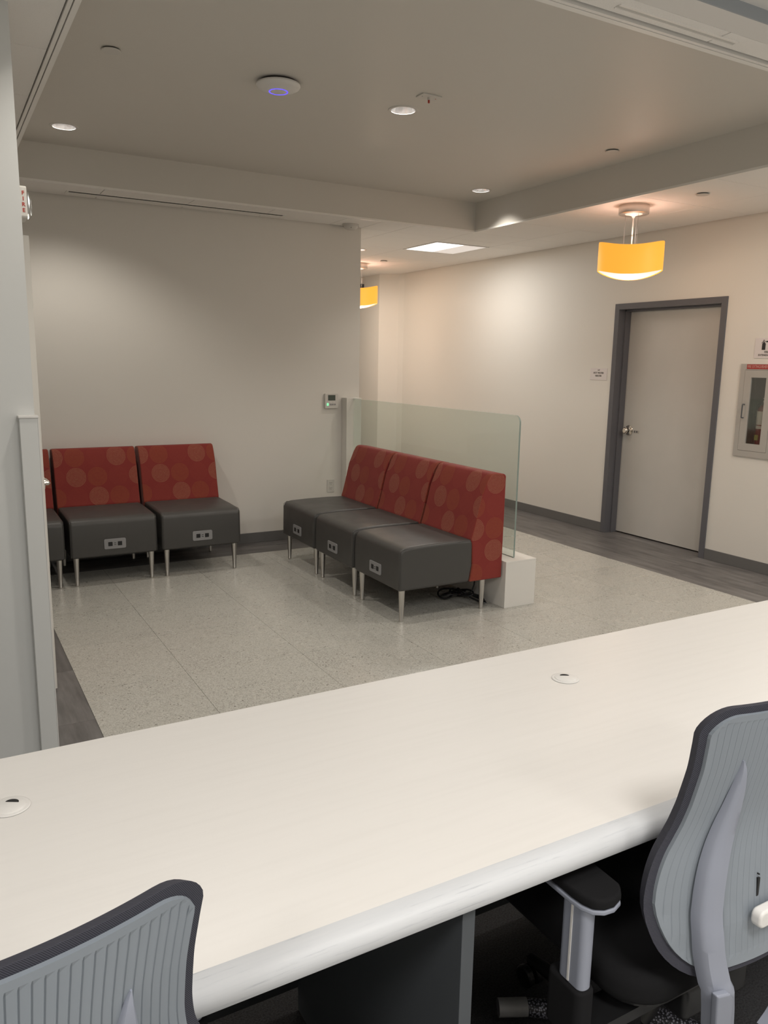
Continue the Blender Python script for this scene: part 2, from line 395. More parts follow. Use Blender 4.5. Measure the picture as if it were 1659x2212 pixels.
slab_pieces('floor_tile', [3.403, 4.008, 4.613], [5.820, 6.43, 7.04, 7.65, 8.26, 8.87, 9.48, 10.09], 'terrazzo', 0.0028)
def planks_y(x0, x1, y0, y1, pw=0.178, pl=1.22):
    x = x0; k = 0
    while x < x1 - 0.01:
        xe = min(x + pw, x1)
        y = y0 - random.random() * pl; 
        while y < y1 - 0.01:
            a, b_ = max(y, y0), min(y + pl, y1)
            if b_ - a > 0.02:
                bm = B(0, xe - x - 0.0008, 0, b_ - a - 0.0008, -0.006, -0.0004)
                me = bpy.data.meshes.new('floor_plank'); bmesh.ops.recalc_face_normals(bm, faces=bm.faces); bm.to_mesh(me); bm.free(); me.materials.append(M['plank'])
                o = bpy.data.objects.new('floor_plank', me); COL.objects.link(o); o.location = (x, a, 0); o.parent = fl
            y += pl
        x = xe; k += 1
planks_y(4.613, 5.314, 1.8, 10.0)
planks_y(-0.72, 0.500, 1.8, 6.175, 0.305, 0.61)
def planks_x(x0, x1, y0, y1, pw=0.178, pl=1.22):
    y = y0
    while y < y1 - 0.01:
        ye = min(y + pw, y1); x = x0 - random.random() * pl
        while x < x1 - 0.01:
            a, b_ = max(x, x0), min(x + pl, x1)
            if b_ - a > 0.02:
                bm = B(0, ye - y - 0.0008, 0, b_ - a - 0.0008, -0.006, -0.0004)
                me = bpy.data.meshes.new('floor_plank'); bmesh.ops.recalc_face_normals(bm, faces=bm.faces); bm.to_mesh(me); bm.free(); me.materials.append(M['plank'])
                o = bpy.data.objects.new('floor_plank', me); COL.objects.link(o)
                o.location = (b_ - 0.0008, y, 0); o.rotation_euler = (0, 0, PI / 2); o.parent = fl
            x += pl
        y = ye
planks_x(0.500, 3.403, 5.820, 6.175)
cp = obj('carpet', B(-3.2, 5.314, 0.56, 1.8, -0.006, 0.0), 'carpet', fl)  # dark carpet, its colour kept near-black for the shade under the desk
obj('carpet', B(-3.2, 5.314, -3.0, 0.555, -0.006, 0.0), 'carpetbounce', fl)  # unseen office floor, made pale to throw light upward

# ------------------------------------------------------------------ walls
D0, D1, DZ = 4.158, 5.203, 1.996                      # right-wall door opening
C0, C1, CZ0, CZ1 = 3.635, 3.905, 0.89, 1.51           # extinguisher cabinet recess
bm = nb()
T = 0.22
def wr(y0, y1, z0, z1): box(bm, XR, XR + T, y0, y1, z0, z1)
wr(-3.0, C0, 0, 2.86); wr(C0, C1, 0, CZ0); wr(C0, C1, CZ1, 2.86); wr(C1, D0 - 0.03, 0, 2.86); wr(D0 - 0.03, D1 + 0.03, DZ + 0.03, 2.86); wr(D1 + 0.03, 8.90, 0, 2.86)
struct('wall_right', bm, 'wall')
bm = nb(); prism(bm, [(XR, 8.90), (5.285, 8.985), (5.108, 9.185), (5.108, 9.42), (5.108, 10.4), (5.60, 10.4), (5.60, 8.90)], 0, 2.86, 'Z')
struct('wall_corner', bm, 'wall')
struct('wall_far', B(-0.95, CORX, YF, YF + 0.13, 0, 2.86), 'wall')
struct('wall_side', B(-0.95, -0.72, 4.9, YF, 0, 2.86), 'wall')
struct('wall_hallway', B(3.10, CORX, YF + 0.13, 10.4, 0, 2.86), 'wall')
# end of the corridor: wall with an opening and a bright room behind
bm = nb(); box(bm, CORX, 4.20, 9.62, 9.74, 0, 2.86); box(bm, 4.20, 5.108, 9.62, 9.74, 2.52, 2.86)
struct('wall_end', bm, 'wall')
struct('wall_beyond', B(3.2, 5.3, 10.4, 10.5, 0, 2.86), 'whitelam')
struct('trim_1', B(4.20, 5.106, 9.60, 9.64, 2.44, 2.52), 'gable')
bm = nb(); box(bm, -3.2, 0.306, 3.0, 3.70, 0, ZC + 0.25); box(bm, -3.2, 0.306, 3.70, 4.9, 0, 2.86)
struct('wall_left', bm, 'pier')
struct('wall_back', B(-3.2, 5.5, -3.1, -3.0, 0, 2.86), 'wall')
struct('wall_office', B(-3.3, -3.2, -3.1, 3.0, 0, 2.86), 'wall')
# baseboards
def basebd(name, *a): struct(name, B(*a), 'base', bevel=0.002)
basebd('baseboard_right', XR - 0.008, XR, 1.8, 4.108, 0, 0.086)
basebd('baseboard_right_far', XR - 0.008, XR, 5.253, 8.90, 0, 0.086)
basebd('baseboard_far', -0.72, 3.079, YF - 0.008, YF, 0, 0.086)
basebd('baseboard_hallway', CORX, CORX + 0.008, YF, 9.6, 0, 0.086)

# ------------------------------------------------------------------ ceilings
def disc_hole_patch(bm, cx, cy, half, r, z, n=32):
    """square patch with a round hole"""
    inner = [bm.verts.new((cx + r * math.cos(2 * PI * i / n), cy + r * math.sin(2 * PI * i / n), z)) for i in range(n)]
    outer = []
    for i in range(n):
        t = 2 * PI * i / n; c, s = math.cos(t), math.sin(t); k = half / max(abs(c), abs(s))
        outer.append(bm.verts.new((cx + c * k, cy + s * k, z)))
    for i in range(n):
        j = (i + 1) % n; bm.faces.new((inner[i], inner[j], outer[j], outer[i]))
H = 0.11
bm = nb()
cxs = sorted({TX0 - 0.02, TX1 + 0.02} | {x + s * H for x, _ in DOWN for s in (-1, 1)})
cys = sorted({TY0 - 0.02, TY1 + 0.02} | {round(y + s * H, 4) for _, y in DOWN for s in (-1, 1)})
for i in range(len(cxs) - 1):
    for j in range(len(cys) - 1):
        mx_, my_ = (cxs[i] + cxs[i + 1]) / 2, (cys[j] + cys[j + 1]) / 2
        if any(abs(mx_ - x) < H and abs(my_ - y) < H for x, y in DOWN): continue
        bm.faces.new([bm.verts.new(p) for p in ((cxs[i], cys[j], ZT), (cxs[i], cys[j + 1], ZT), (cxs[i + 1], cys[j + 1], ZT), (cxs[i + 1], cys[j], ZT))])
for x, y in DOWN: disc_hole_patch(bm, x, y, H, 0.068, ZT)
for f in bm.faces:
    f.normal_update()
    if f.normal.z > 0: f.normal_flip()
ceil = struct('ceiling', bm, 'tray', normals=False)
# top slab that closes the plenum
struct('ceiling_slab', B(-3.3, 5.6, -3.1, 10.5, 3.12, 3.2), 'plenum')
# soffit faces round the tray (drywall 2.612..2.845)
t = 0.012
struct('soffit_far', B(TX0 - t, TX1, TY1, TY1 + t, ZC, ZT + 0.02), 'tray')
struct('soffit_right', B(TX1, TX1 + t, TY0, TY1 + t, ZC, ZT + 0.02), 'tray')
struct('soffit_left', B(TX0 - t, TX0, TY0, TY1, ZC, ZT + 0.02), 'tray')
struct('soffit_near', B(TX0 - t, TX1, TY0 - t, TY0, ZC, ZT + 0.02), 'tray')
# edge trims: two thin rails with a shadow gap between
def rail(name, x0, x1, y0, y1, z0=ZC - 0.004, z1=ZC + 0.01): struct(name, B(x0, x1, y0, y1, z0, z1), 'trimwhite')
rail('trim_2', TX0 - 0.018, TX0 + 0.001, TY0, TY1); rail('trim_3', TX0 - 0.036, TX0 - 0.0225, TY0, YF)
rail('trim_4', TX0 - 0.018, 5.314, TY0 - 0.022, TY0 + 0.001); rail('trim_5', TX0 - 0.018, 5.314, TY0 - 0.040, TY0 - 0.026)
rail('trim_6', TX0, TX1, TY1 - 0.001, TY1 + 0.016); rail('trim_7', TX1 - 0.001, TX1 + 0.016, TY0, TY1 + 0.016)
# lower ceiling of acoustic tiles
lc = struct('ceiling_lower', B(0, 0.01, 0, 0.01, 3.05, 3.06), 'plenum')
bm = nb()
back = ZC + 0.030
for r_ in ((-3.2, TX0 - 0.02, YH, 4.9), (-0.95, TX0 - 0.02, 4.9, YF), (TX0 - 0.02, TX1 + 0.01, TY1 + 0.012, YF), (TX1 + 0.012, XR, YH, YF), (CORX, XR, YF, 10.4), (TX0 - 0.02, TX1 + 0.012, YH, TY0 - 0.014)):
    box(bm, r_[0], r_[1], r_[2], r_[3], back, back + 0.01)
bpy.data.objects.remove(lc); lc = struct('ceiling_lower', bm, 'plenum')
GX = [4.165 + 0.61 * i for i in range(-13, 3)]; GY = [3.37 + 0.61 * j for j in range(-3, 13)]
TROF = (4.165, 4.775, 6.42, 7.03)
def clip_tiles(x0, x1, y0, y1, gx=GX, gy=GY):
    X = [x0] + [g for g in gx if x0 + 0.02 < g < x1 - 0.02] + [x1]; Y = [y0] + [g for g in gy if y0 + 0.02 < g < y1 - 0.02] + [y1]
    for i in range(len(X) - 1):
        for j in range(len(Y) - 1):
            a, b_, c, d_ = X[i], X[i + 1], Y[j], Y[j + 1]
            if abs(a - TROF[0]) < 0.05 and abs(c - TROF[2]) < 0.05: continue
            g = 0.0020
            bm = B(0, b_ - a - 2 * g, 0, d_ - c - 2 * g, ZC, ZC + 0.016)
            o = obj('ceiling_tile', bm, 'acoustic', bevel=0.002, seg=1); o.location = (a + g, c + g, 0); o.parent = lc
clip_tiles(-0.95, TX0 - 0.038, TY0 - 0.04, YF - 0.012)
clip_tiles(TX0 - 0.036, CORX, TY1 + 0.018, YF - 0.012)
clip_tiles(CORX, TX1 + 0.018, TY1 + 0.018, YF)
clip_tiles(TX1 + 0.018, XR - 0.010, TY0 + 0.001, YF)
clip_tiles(CORX, XR - 0.010, YF, 9.62)
# strip of tile and plaster between the near trim and the header
for a, b_ in ((0.505, 1.115), (1.115, 1.725), (1.725, 2.42), (2.42, 3.03), (3.03, 3.64), (3.64, 4.25), (4.25, 5.314)):
    o = obj('ceiling_tile', B(0, b_ - a - 0.004, 0, 0.094, ZC, ZC + 0.016), 'acoustic', bevel=0.002, seg=1); o.location = (a + 0.002, 1.960, 0); o.parent = lc
struct('ceiling_border', B(-3.2, 5.314, YH, 1.957, ZC, ZC + 0.02), 'ceilpaint')
struct('header', B(-3.2, 5.314, YH - 0.006, YH, ZC, 2.651), 'bluegrey')
bm = nb()
hx = sorted({-3.2, 5.314} | {round(x + s * 0.29, 3) for x, _, _ in OFFICE for s in (-1, 1)})
box(bm, -3.2, 5.314, -3.0, YH - 0.006, 2.65, 2.67)
struct('ceiling_office', bm, 'ceilpaint')

# linear slot diffuser over the far wall
ld = thing('linear_diffuser', 'long white ceiling slot air diffuser beside the wall behind the red chairs', 'air vent', (0.915, 6.03, ZC))
part('frame', box(box(box(box(nb(), 0.90, 2.49, 5.970, 5.985, ZC - 0.003, ZC), 0.90, 2.49, 6.075, 6.090, ZC - 0.003, ZC), 0.90, 0.915, 5.985, 6.075, ZC - 0.003, ZC), 2.475, 2.49, 5.985, 6.075, ZC - 0.003, ZC), 'trimwhite', ld)
part('blade', B(0.915, 2.475, 6.025, 6.075, ZC - 0.002, ZC), 'trimwhite', ld)
part('slot', B(0.915, 2.475, 5.985, 6.025, ZC - 0.0012, ZC), 'slot', ld)
ld2 = thing('linear_diffuser', 'white ceiling slot air diffuser at the top right edge, near the header', 'air vent', (2.2, 2.0, ZC))
part('frame', box(box(nb(), 1.95, 2.51, 1.995, 2.004, ZC - 0.004, ZC), 1.95, 2.51, 2.020, 2.026, ZC - 0.004, ZC), 'trimwhite', ld2)
part('slot', B(1.95, 2.51, 2.004, 2.020, ZC - 0.001, ZC), 'offwhite', ld2)

# ------------------------------------------------------------------ door in the right wall
bm = nb()
F0, F1, FZ = 4.108, 5.253, 2.046
box(bm, XR - 0.012, XR + 0.155, D1, F1 - 0.0, 0, FZ)          # far jamb
box(bm, XR - 0.012, XR + 0.155, F0, D0, 0, FZ)                # near jamb
box(bm, XR - 0.012, XR + 0.155, D0, D1, DZ, FZ)               # head
fr = struct('door_1', B(XR + 0.127, XR + 0.171, D0 + 0.004, D1 - 0.004, 0.010, DZ - 0.004), 'leaf', bevel=0.0015)
obj('door_frame', bm, 'frame', fr, bevel=0.0015)
bm = nb(); box(bm, XR + 0.062, XR + 0.124, D1 - 0.014, D1, 0, DZ); box(bm, XR + 0.062, XR + 0.124, D0, D0 + 0.014, 0, DZ); box(bm, XR + 0.062, XR + 0.124, D0, D1, DZ - 0.014, DZ)
obj('door_stop', bm, 'frame', fr, bevel=0.001)
obj('threshold', B(XR + 0.001, XR + 0.2, D0, D1, -0.006, -0.0004), 'plank', fr)
KX, KY, KZ = XR + 0.127, 5.118, 0.945
kb = lathe(nb(), [(0, 0), (0.044, 0), (0.046, -0.004), (0.044, -0.008), (0.024, -0.010), (0.018, -0.016)], (KX, KY, KZ), 32, 'X')
rose = obj('rose', kb, 'chrome', fr, smooth=True)
obj('knob', lathe(nb(), [(0.013, -0.012), (0.013, -0.034), (0.023, -0.038), (0.029, -0.048), (0.029, -0.058), (0.022, -0.066), (0.010, -0.067), (0, -0.066)], (KX, KY, KZ), 32, 'X'), 'chrome', rose, smooth=True)
bm = nb(); box(bm, KX - 0.0015, KX + 0.001, 5.00, 5.060, 0.925, 0.950); obj('door_tag', bm, 'cabinet', fr)
bm = nb(); box(bm, KX - 0.003, KX, 5.045, 5.058, 0.930, 0.947); box(bm, KX - 0.003, KX, 5.018, 5.032, 0.930, 0.947); obj('tag_print', bm, 'frame', fr)
struct('wall_closet', B(XR + 0.19, XR + 0.2, D0 - 0.05, D1 + 0.05, 0, 2.2), 'slot')

# door leaf at the left, seen edge-on behind the pier
dl = struct('door_2', B(0.352, 0.400, 3.700, 4.61, 0.012, 1.998), 'wall', bevel=0.002)
obj('door_frame', box(nb(), 0.306, 0.352, 3.72, 4.66, 0, 2.03), 'wall', dl)
bm = nb(); cyl(bm, (0, 3.77, 0.955), 0.026, 0.400, 0.408, 24, 'X'); cyl(bm, (0, 3.77, 0.955), 0.010, 0.408, 0.424, 16, 'X')
tube(bm, [(0.424, 3.765, 0.955), (0.426, 3.80, 0.955), (0.424, 3.88, 0.955)], 0.007, 10)
obj('handle', bm, 'chrome', dl, smooth=True)

# ------------------------------------------------------------------ pier: bumper guard and strobe
cg = thing('corner_guard', 'waist high grey end panel with white cap at the left wall corner', 'wall guard', (0.283, 2.985, 0))
part('panel', B(0.253, 0.311, 2.962, 3.0, 0, 1.300), 'pier', cg, bevel=0.002)
part('cap', B(0.250, 0.314, 2.958, 3.03, 1.300, 1.309), 'whiteplas', cg, bevel=0.002)
part('edge_strip', B(0.311, 0.314, 2.962, 3.05, 0, 1.300), 'whiteplas', cg)
fs = thing('fire_strobe', 'white wall strobe lettered FIRE in red on the left wall corner', 'alarm', (0.306, 3.10, 2.02))
part('housing', prism(nb(), rrect(3.05, 3.17, 1.969, 2.072, 0.008), 0.306, 0.331, 'X'), 'offwhite', fs, bevel=0.003)
lz = nb(); prism(lz, [(0.331, 1.974), (0.344, 1.974), (0.350, 1.985), (0.349, 2.035), (0.341, 2.058), (0.331, 2.067)], 3.075, 3.145, 'Y')
part('strobe_lens', lz, 'clear', fs, bevel=0.004)
part('flash_tube', cyl(nb(), (0.337, 3.10, 0), 0.003, 1.99, 2.05, 12), 'plate', fs)
for i, ch in enumerate('FIRE'):
    text(ch, 0.0175, 'redtxt', fs, (0.3195, 3.0495, 2.048 - i * 0.0185), (PI / 2, 0, 0), bold=0.0004)

# ------------------------------------------------------------------ ceiling fixtures
def downlight(x, y, p, label, cone=122):
    t_ = thing('downlight', label, 'ceiling light', (x, y, ZT), 'round recessed downlights in the raised ceiling')
    part('trim_ring', lathe(nb(), [(0.068, 0.0), (0.066, -0.003), (0.080, -0.004), (0.083, 0.0)], (x, y, ZT), 40), 'offwhite', t_, smooth=True)
    part('reflector', lathe(nb(), [(0.067, -0.001), (0.062, 0.03), (0.052, 0.07), (0.040, 0.095)], (x, y, ZT), 40), 'reflector', t_, smooth=True)
    part('lamp', cyl(nb(), (x, y, ZT), 0.0415, 0.092, 0.10, 32), 'lamp', t_)
    l = bpy.data.lights.new('downlight_lamp', 'SPOT'); l.energy = p; l.spot_size = math.radians(cone); l.spot_blend = 0.55; l.shadow_soft_size = 0.045
    l.color = NEUT; o = bpy.data.objects.new('downlight_lamp', l); COL.objects.link(o); o.location = (0, 0, 0.012); o.parent = t_
LB = ['round recessed downlight nearest the far left corner of the raised ceiling', 'round recessed downlight beside the small white ceiling plate', 'round recessed downlight tucked in the inner corner of the soffits',
      'round recessed downlight near the left edge of the raised ceiling, above the desk side', 'round recessed downlight near the right soffit, closest to the desk']
for (x, y), p, lb in zip(DOWN, DPOW, LB): downlight(x, y, p, lb, 113 if x > 3 and y > 4 else 122)

def pendant(x, y, label, pw):
    t_ = thing('pendant_lamp', label, 'pendant light', (x, y, ZC), 'amber drum pendants')
    part('canopy', lathe(nb(), [(0, 0), (0.103, 0), (0.104, -0.003), (0.104, -0.056), (0.100, -0.060), (0.070, -0.0605), (0.066, -0.058), (0, -0.058)], (x, y, ZC), 48), 'alu', t_, smooth=True, bevel=0)
    part('canopy_boss', lathe(nb(), [(0.060, -0.058), (0.030, -0.064), (0.012, -0.072), (0.006, -0.085), (0, -0.085)], (x, y, ZC), 24), 'whiteplas', t_, smooth=True)
    part('stem', cyl(nb(), (x, y, ZC), 0.0045, -0.32, -0.07, 12), 'whiteplas', t_)
    for k in range(3):
        a = math.radians(20 + 120 * k); cx, cy = x + 0.055 * math.cos(a), y + 0.055 * math.sin(a)
        part('cable', cyl(nb(), (cx, cy, ZC), 0.0009, -0.29, -0.058, 6), 'plate', t_)
        part('cable_gripper', cyl(nb(), (cx, cy, ZC), 0.003, -0.285, -0.262, 8), 'chrome', t_)
    part('spider', tube(tube(nb(), [(x - 0.2, y, ZC - 0.290), (x + 0.2, y, ZC - 0.290)], 0.003, 8), [(x, y - 0.2, ZC - 0.290), (x, y + 0.2, ZC - 0.290)], 0.003, 8), 'whiteplas', t_)
    # saddle-edged drum: top and bottom rims dip towards and away from the viewer side
    n = 72; R0 = 0.222; A = 0.022
    ph0 = math.atan2(-y, -x)
    def zo(a): return -A * math.cos(2 * (a - ph0))
    bm = nb(); rings = []
    for r, zz, wgt in ((R0 - 0.004, -0.460, 1), (R0, -0.460, 1), (R0 + 0.001, -0.36, 1), (R0, -0.270, 1), (R0 - 0.002, -0.266, 1), (R0 - 0.005, -0.270, 1), (R0 - 0.005, -0.454, 1)):
        rings.append([bm.verts.new((x + r * math.cos(2 * PI * i / n), y + r * math.sin(2 * PI * i / n), ZC + zz + wgt * zo(2 * PI * i / n))) for i in range(n)])
    for a, b_ in zip(rings, rings[1:]):
        for i in range(n): j = (i + 1) % n; bm.faces.new((a[i], a[j], b_[j], b_[i]))
    part('lamp_shade', bm, 'shade', t_, smooth=True)
    bm = nb(); rings = []
    for k in range(9):
        f = 1 - k / 8.0; r = max((R0 - 0.006) * f, 0.0)
        row_ = []
        for i in range(n):
            a = 2 * PI * i / n; row_.append(bm.verts.new((x + r * math.cos(a), y + r * math.sin(a), ZC - 0.456 + zo(a) * f * f - 0.038 * (1 - f * f)))) if k < 8 else None
        if k == 8: row_ = [bm.verts.new((x, y, ZC - 0.494))]
        rings.append(row_)
    for a, b_ in zip(rings, rings[1:]):
        for i in range(n):
            j = (i + 1) % n
            if len(b_) == 1: bm.faces.new((a[i], a[j], b_[0]))
            else: bm.faces.new((a[i], a[j], b_[j], b_[i]))
    part('diffuser', bm, 'diffuser', t_, smooth=True)
    for dz, e, c in ((-0.20, pw * 0.21, (1.0, 0.80, 0.68)), (-0.53, pw, (1.0, 0.74, 0.54))):
        l = bpy.data.lights.new('pendant_bulb', 'POINT'); l.energy = e; l.color = c; l.shadow_soft_size = 0.06
        o = bpy.data.objects.new('pendant_bulb', l); COL.objects.link(o); o.location = (0, 0, dz); o.parent = t_
pendant(4.367, 4.214, 'amber drum pendant lamp hanging in front of the grey door', 6.6)
pendant(4.367, 8.35, 'amber drum pendant lamp partly hidden behind the end of the far wall', 9.0)

tr_ = thing('troffer_light', 'square lit ceiling panel light in the corridor', 'ceiling light', (4.47, 6.725, ZC))
x0, x1, y0, y1 = TROF
bm = nb(); g = 0.022
box(bm, x0 + .003, x1 - .003, y0 + .003, y0 + g, ZC - 0.005, ZC + 0.01); box(bm, x0 + .003, x1 - .003, y1 - g, y1 - .003, ZC - 0.005, ZC + 0.01)
box(bm, x0 + .003, x0 + g, y0 + g, y1 - g, ZC - 0.005, ZC + 0.01); box(bm, x1 - g, x1 - .003, y0 + g, y1 - g, ZC - 0.005, ZC + 0.01)
part('frame', bm, 'whiteplas', tr_)
part('lens', B(x0 + g, x0 + 0.335, y0 + g, y1 - g, ZC - 0.001, ZC + 0.012), 'lens', tr_)
part('reflector_panel', B(x0 + 0.335, x1 - g, y0 + g, y1 - g, ZC - 0.004, ZC + 0.012), 'lensdim', tr_)

# corridor downlight, lit, close to the end of the far wall
t_ = thing('corridor_downlight', 'small warm lit ceiling disc at the end of the far wall', 'ceiling light', (3.83, 7.33, ZC))
part('trim_ring', lathe(nb(), [(0.066, 0.0), (0.066, -0.004), (0.080, -0.005), (0.083, 0.0)], (3.83, 7.33, ZC), 32), 'offwhite', t_, smooth=True)
part('lamp', cyl(nb(), (3.83, 7.33, ZC), 0.066, -0.003, -0.0005, 32), M['diffuser'], t_)

# concealed sprinkler covers
def cover(x, y, z, label, r=0.042):
    t_ = thing('sprinkler_cover', label, 'sprinkler cover', (x, y, z), 'round flat sprinkler covers')
    part('cover_plate', lathe(nb(), [(0, -0.010), (r - 0.002, -0.010), (r, -0.008), (r, -0.006), (0, -0.006)], (x, y, z), 32), 'offwhite', t_, smooth=False)
    part('cup', cyl(nb(), (x, y, z), r - 0.006, -0.006, 0, 24), 'plenum', t_)
cover(0.806, 3.917, ZT, 'round flat white cover plate at the upper left of the raised ceiling')
cover(3.854, 3.936, ZT, 'round cover plate on the raised ceiling near the right soffit')
cover(4.424, 3.689, ZC, 'round cover plate in the tiled ceiling right of the near pendant')
cover(4.467, 7.942, ZC, 'small round cover plate in the corridor ceiling behind the square light')

# wifi access point
x, y = 1.590, 3.905
t_ = thing('access_point', 'white domed ceiling wireless access point with a blue light ring', 'access point', (x, y, ZT))
part('mount', cyl(nb(), (x, y, ZT), 0.088, -0.010, 0, 40), 'plenum', t_)
part('dome', lathe(nb(), [(0.095, -0.010), (0.106, -0.013), (0.108, -0.020), (0.104, -0.027), (0.088, -0.036), (0.062, -0.044), (0.046, -0.0465), (0.042, -0.0460), (0.038, -0.0475), (0, -0.0490)], (x, y, ZT), 56), 'whiteplas', t_, smooth=True)
part('light_ring', lathe(nb(), [(0.0465, -0.0460), (0.0465, -0.0475), (0.0415, -0.0475), (0.0415, -0.0455)], (x, y, ZT), 56), 'blueled', t_)
# small plate with red sprinkler bulb
x, y = 2.325, 3.692
t_ = thing('ceiling_plate', 'small rectangular white ceiling plate with a red tipped sensor', 'sensor', (x, y, ZT))
part('plate', B(x - 0.057, x + 0.057, y - 0.036, y + 0.036, ZT - 0.006, ZT), 'offwhite', t_, bevel=0.002)
part('sensor_stem', cyl(nb(), (x, y, ZT), 0.007, -0.018, -0.006, 12), 'offwhite', t_)
part('sensor_tip', cyl(nb(), (x, y, ZT), 0.005, -0.032, -0.018, 12), 'redtxt', t_)
for sx_ in (-0.04, 0.04): part('screw', cyl(nb(), (x + sx_, y, ZT), 0.0028, -0.0075, -0.006, 10), 'redtxt' if sx_ > 0 else 'plate', t_)
# smoke detector
x, y = 3.094, 6.06
t_ = thing('smoke_detector', 'round white smoke detector on the ceiling above the far wall end', 'smoke detector', (x, y, ZC))
part('base', lathe(nb(), [(0, 0), (0.068, 0), (0.070, -0.004), (0.070, -0.012), (0.064, -0.015)], (x, y, ZC), 40), 'offwhite', t_, smooth=True)
part('chamber', lathe(nb(), [(0.060, -0.013), (0.058, -0.022), (0.046, -0.036), (0.030, -0.042), (0, -0.043)], (x, y, ZC), 40), 'offwhite', t_, smooth=True)
part('indicator', cyl(nb(), (x - 0.02, y - 0.045, ZC), 0.003, -0.034, -0.025, 8), 'slot', t_)

# ------------------------------------------------------------------ far wall devices
t_ = thing('thermostat', 'beige wall thermostat with a small display and green light', 'thermostat', (2.97, YF, 1.175))
part('housing', prism(nb(), rrect(2.910, 3.034, 1.112, 1.238, 0.006), YF - 0.024, YF, 'Y'), 'offwhite', t_, bevel=0.003)
part('display', B(2.938, 3.006, YF - 0.0255, YF - 0.023, 1.180, 1.226), 'lcd', t_)
part('fan_button', B(2.926, 2.942, YF - 0.0265, YF - 0.023, 1.136, 1.158), 'greenled', t_)
for k in range(3): part('button', B(2.955 + k * 0.020, 2.969 + k * 0.020, YF - 0.0265, YF - 0.023, 1.140, 1.152), 'plate', t_)
for k in range(2): part('button', B(2.955 + k * 0.030, 2.972 + k * 0.030, YF - 0.0258, YF - 0.023, 1.163, 1.168), 'whiteplas', t_)
t_ = thing('wall_outlet', 'white duplex power outlet low on the far wall', 'outlet', (2.976, YF, 0.44))
part('cover_plate', prism(nb(), rrect(2.942, 3.010, 0.383, 0.497, 0.004), YF - 0.006, YF, 'Y'), 'offwhite', t_, bevel=0.002)
for zc in (0.463, 0.417):
    rc = part('receptacle', prism(nb(), rrect(2.960, 2.992, zc - 0.016, zc + 0.016, 0.008), YF - 0.0085, YF - 0.005, 'Y'), 'offwhite', t_)
    bm = nb(); box(bm, 2.968, 2.9705, YF - 0.0092, YF - 0.008, zc, zc + 0.009); box(bm, 2.982, 2.9845, YF - 0.0092, YF - 0.008, zc, zc + 0.009); cyl(bm, (2.976, YF - 0.0088, zc - 0.008), 0.0026, -0.0004, 0.0004, 10, 'Y')
    obj('slots', bm, 'slot', rc)

# ------------------------------------------------------------------ right wall: signs, cabinet
XS = XR
def rtxt(body, size, m, parent, y, z, x=XR - 0.0035, **k): return text(body, size, m, parent, (x, y, z), (PI / 2, 0, -PI / 2), **k)
t_ = thing('room_sign', 'small white room sign reading HOT WATER HEATER left of the grey door', 'sign', (XR, 5.413, 1.433))
part('plate', B(XR - 0.003, XR, 5.308, 5.518, 1.382, 1.488), 'sign', t_, bevel=0.001)
rtxt('147', 0.020, 'darktxt', t_, 5.413, 1.470)
rtxt('HOT WATER', 0.022, 'darktxt', t_, 5.413, 1.446, bold=0.0004)
rtxt('HEATER', 0.022, 'darktxt', t_, 5.413, 1.420, bold=0.0004)
t_ = thing('extinguisher_sign', 'white sign with black fire extinguisher symbol above the wall cabinet', 'sign', (XR, 3.742, 1.656))
part('plate', B(XR - 0.003, XR, 3.640, 3.842, 1.585, 1.730), 'sign', t_, bevel=0.001)
rtxt('FIRE', 0.019, 'darktxt', t_, 3.742, 1.629, bold=0.0003)
rtxt('EXTINGUISHER', 0.019, 'darktxt', t_, 3.742, 1.607, bold=0.0003)
def ry(u): return 3.768 - u
poly = [(ry(-0.014), 1.645), (ry(-0.014), 1.687), (ry(-0.010), 1.694), (ry(-0.004), 1.698), (ry(-0.004), 1.702), (ry(0.004), 1.702), (ry(0.004), 1.698), (ry(0.010), 1.694), (ry(0.014), 1.687), (ry(0.014), 1.645)]
bm = nb(); prism(bm, poly, XR - 0.0042, XR - 0.0028, 'X')
prism(bm, [(ry(-0.003), 1.7015), (ry(0.003), 1.7015), (ry(0.008), 1.704), (ry(0.034), 1.711), (ry(0.034), 1.698), (ry(0.008), 1.7022)], XR - 0.0042, XR - 0.0028, 'X')
prism(bm, [(ry(-0.004), 1.703), (ry(-0.018), 1.691), (ry(-0.020), 1.694), (ry(-0.006), 1.708)], XR - 0.0042, XR - 0.0028, 'X')
lathe(bm, [(0.0035, -0.0007), (0.006, -0.0007), (0.006, 0.0007), (0.0035, 0.0007), (0.0035, -0.0007)], (XR - 0.0035, ry(-0.002), 1.711), 16, 'X')
part('symbol', bm, 'black', t_)
# cabinet
t_ = thing('extinguisher_cabinet', 'grey steel fire extinguisher wall cabinet with glass window', 'cabinet', (XR, 3.77, 0.856))
bm = nb()
CY0, CY1, CB0, CB1 = 3.608, 3.934, 0.856, 1.543
OY0, OY1, OZ0, OZ1 = 3.657, 3.896, 0.900, 1.500
for a in ((CY0, OY0, CB0, CB1), (OY1, CY1, CB0, CB1), (OY0, OY1, CB0, OZ0), (OY0, OY1, OZ1, CB1)): box(bm, XR - 0.010, XR, *a)
part('frame', bm, 'cabinet', t_)
bm = nb(); e = 0.002
box(bm, XR + 0.135, XR + 0.138, C0 + e, C1 - e, CZ0 + e, CZ1 - e)
box(bm, XR, XR + 0.138, C0 + e, C0 + 0.004, CZ0 + e, CZ1 - e); box(bm, XR, XR + 0.138, C1 - 0.004, C1 - e, CZ0 + e, CZ1 - e)
box(bm, XR, XR + 0.138, C0 + e, C1 - e, CZ0 + e, CZ0 + 0.004); box(bm, XR, XR + 0.138, C0 + e, C1 - e, CZ1 - 0.004, CZ1 - e)
part('tub', bm, 'tub', t_)
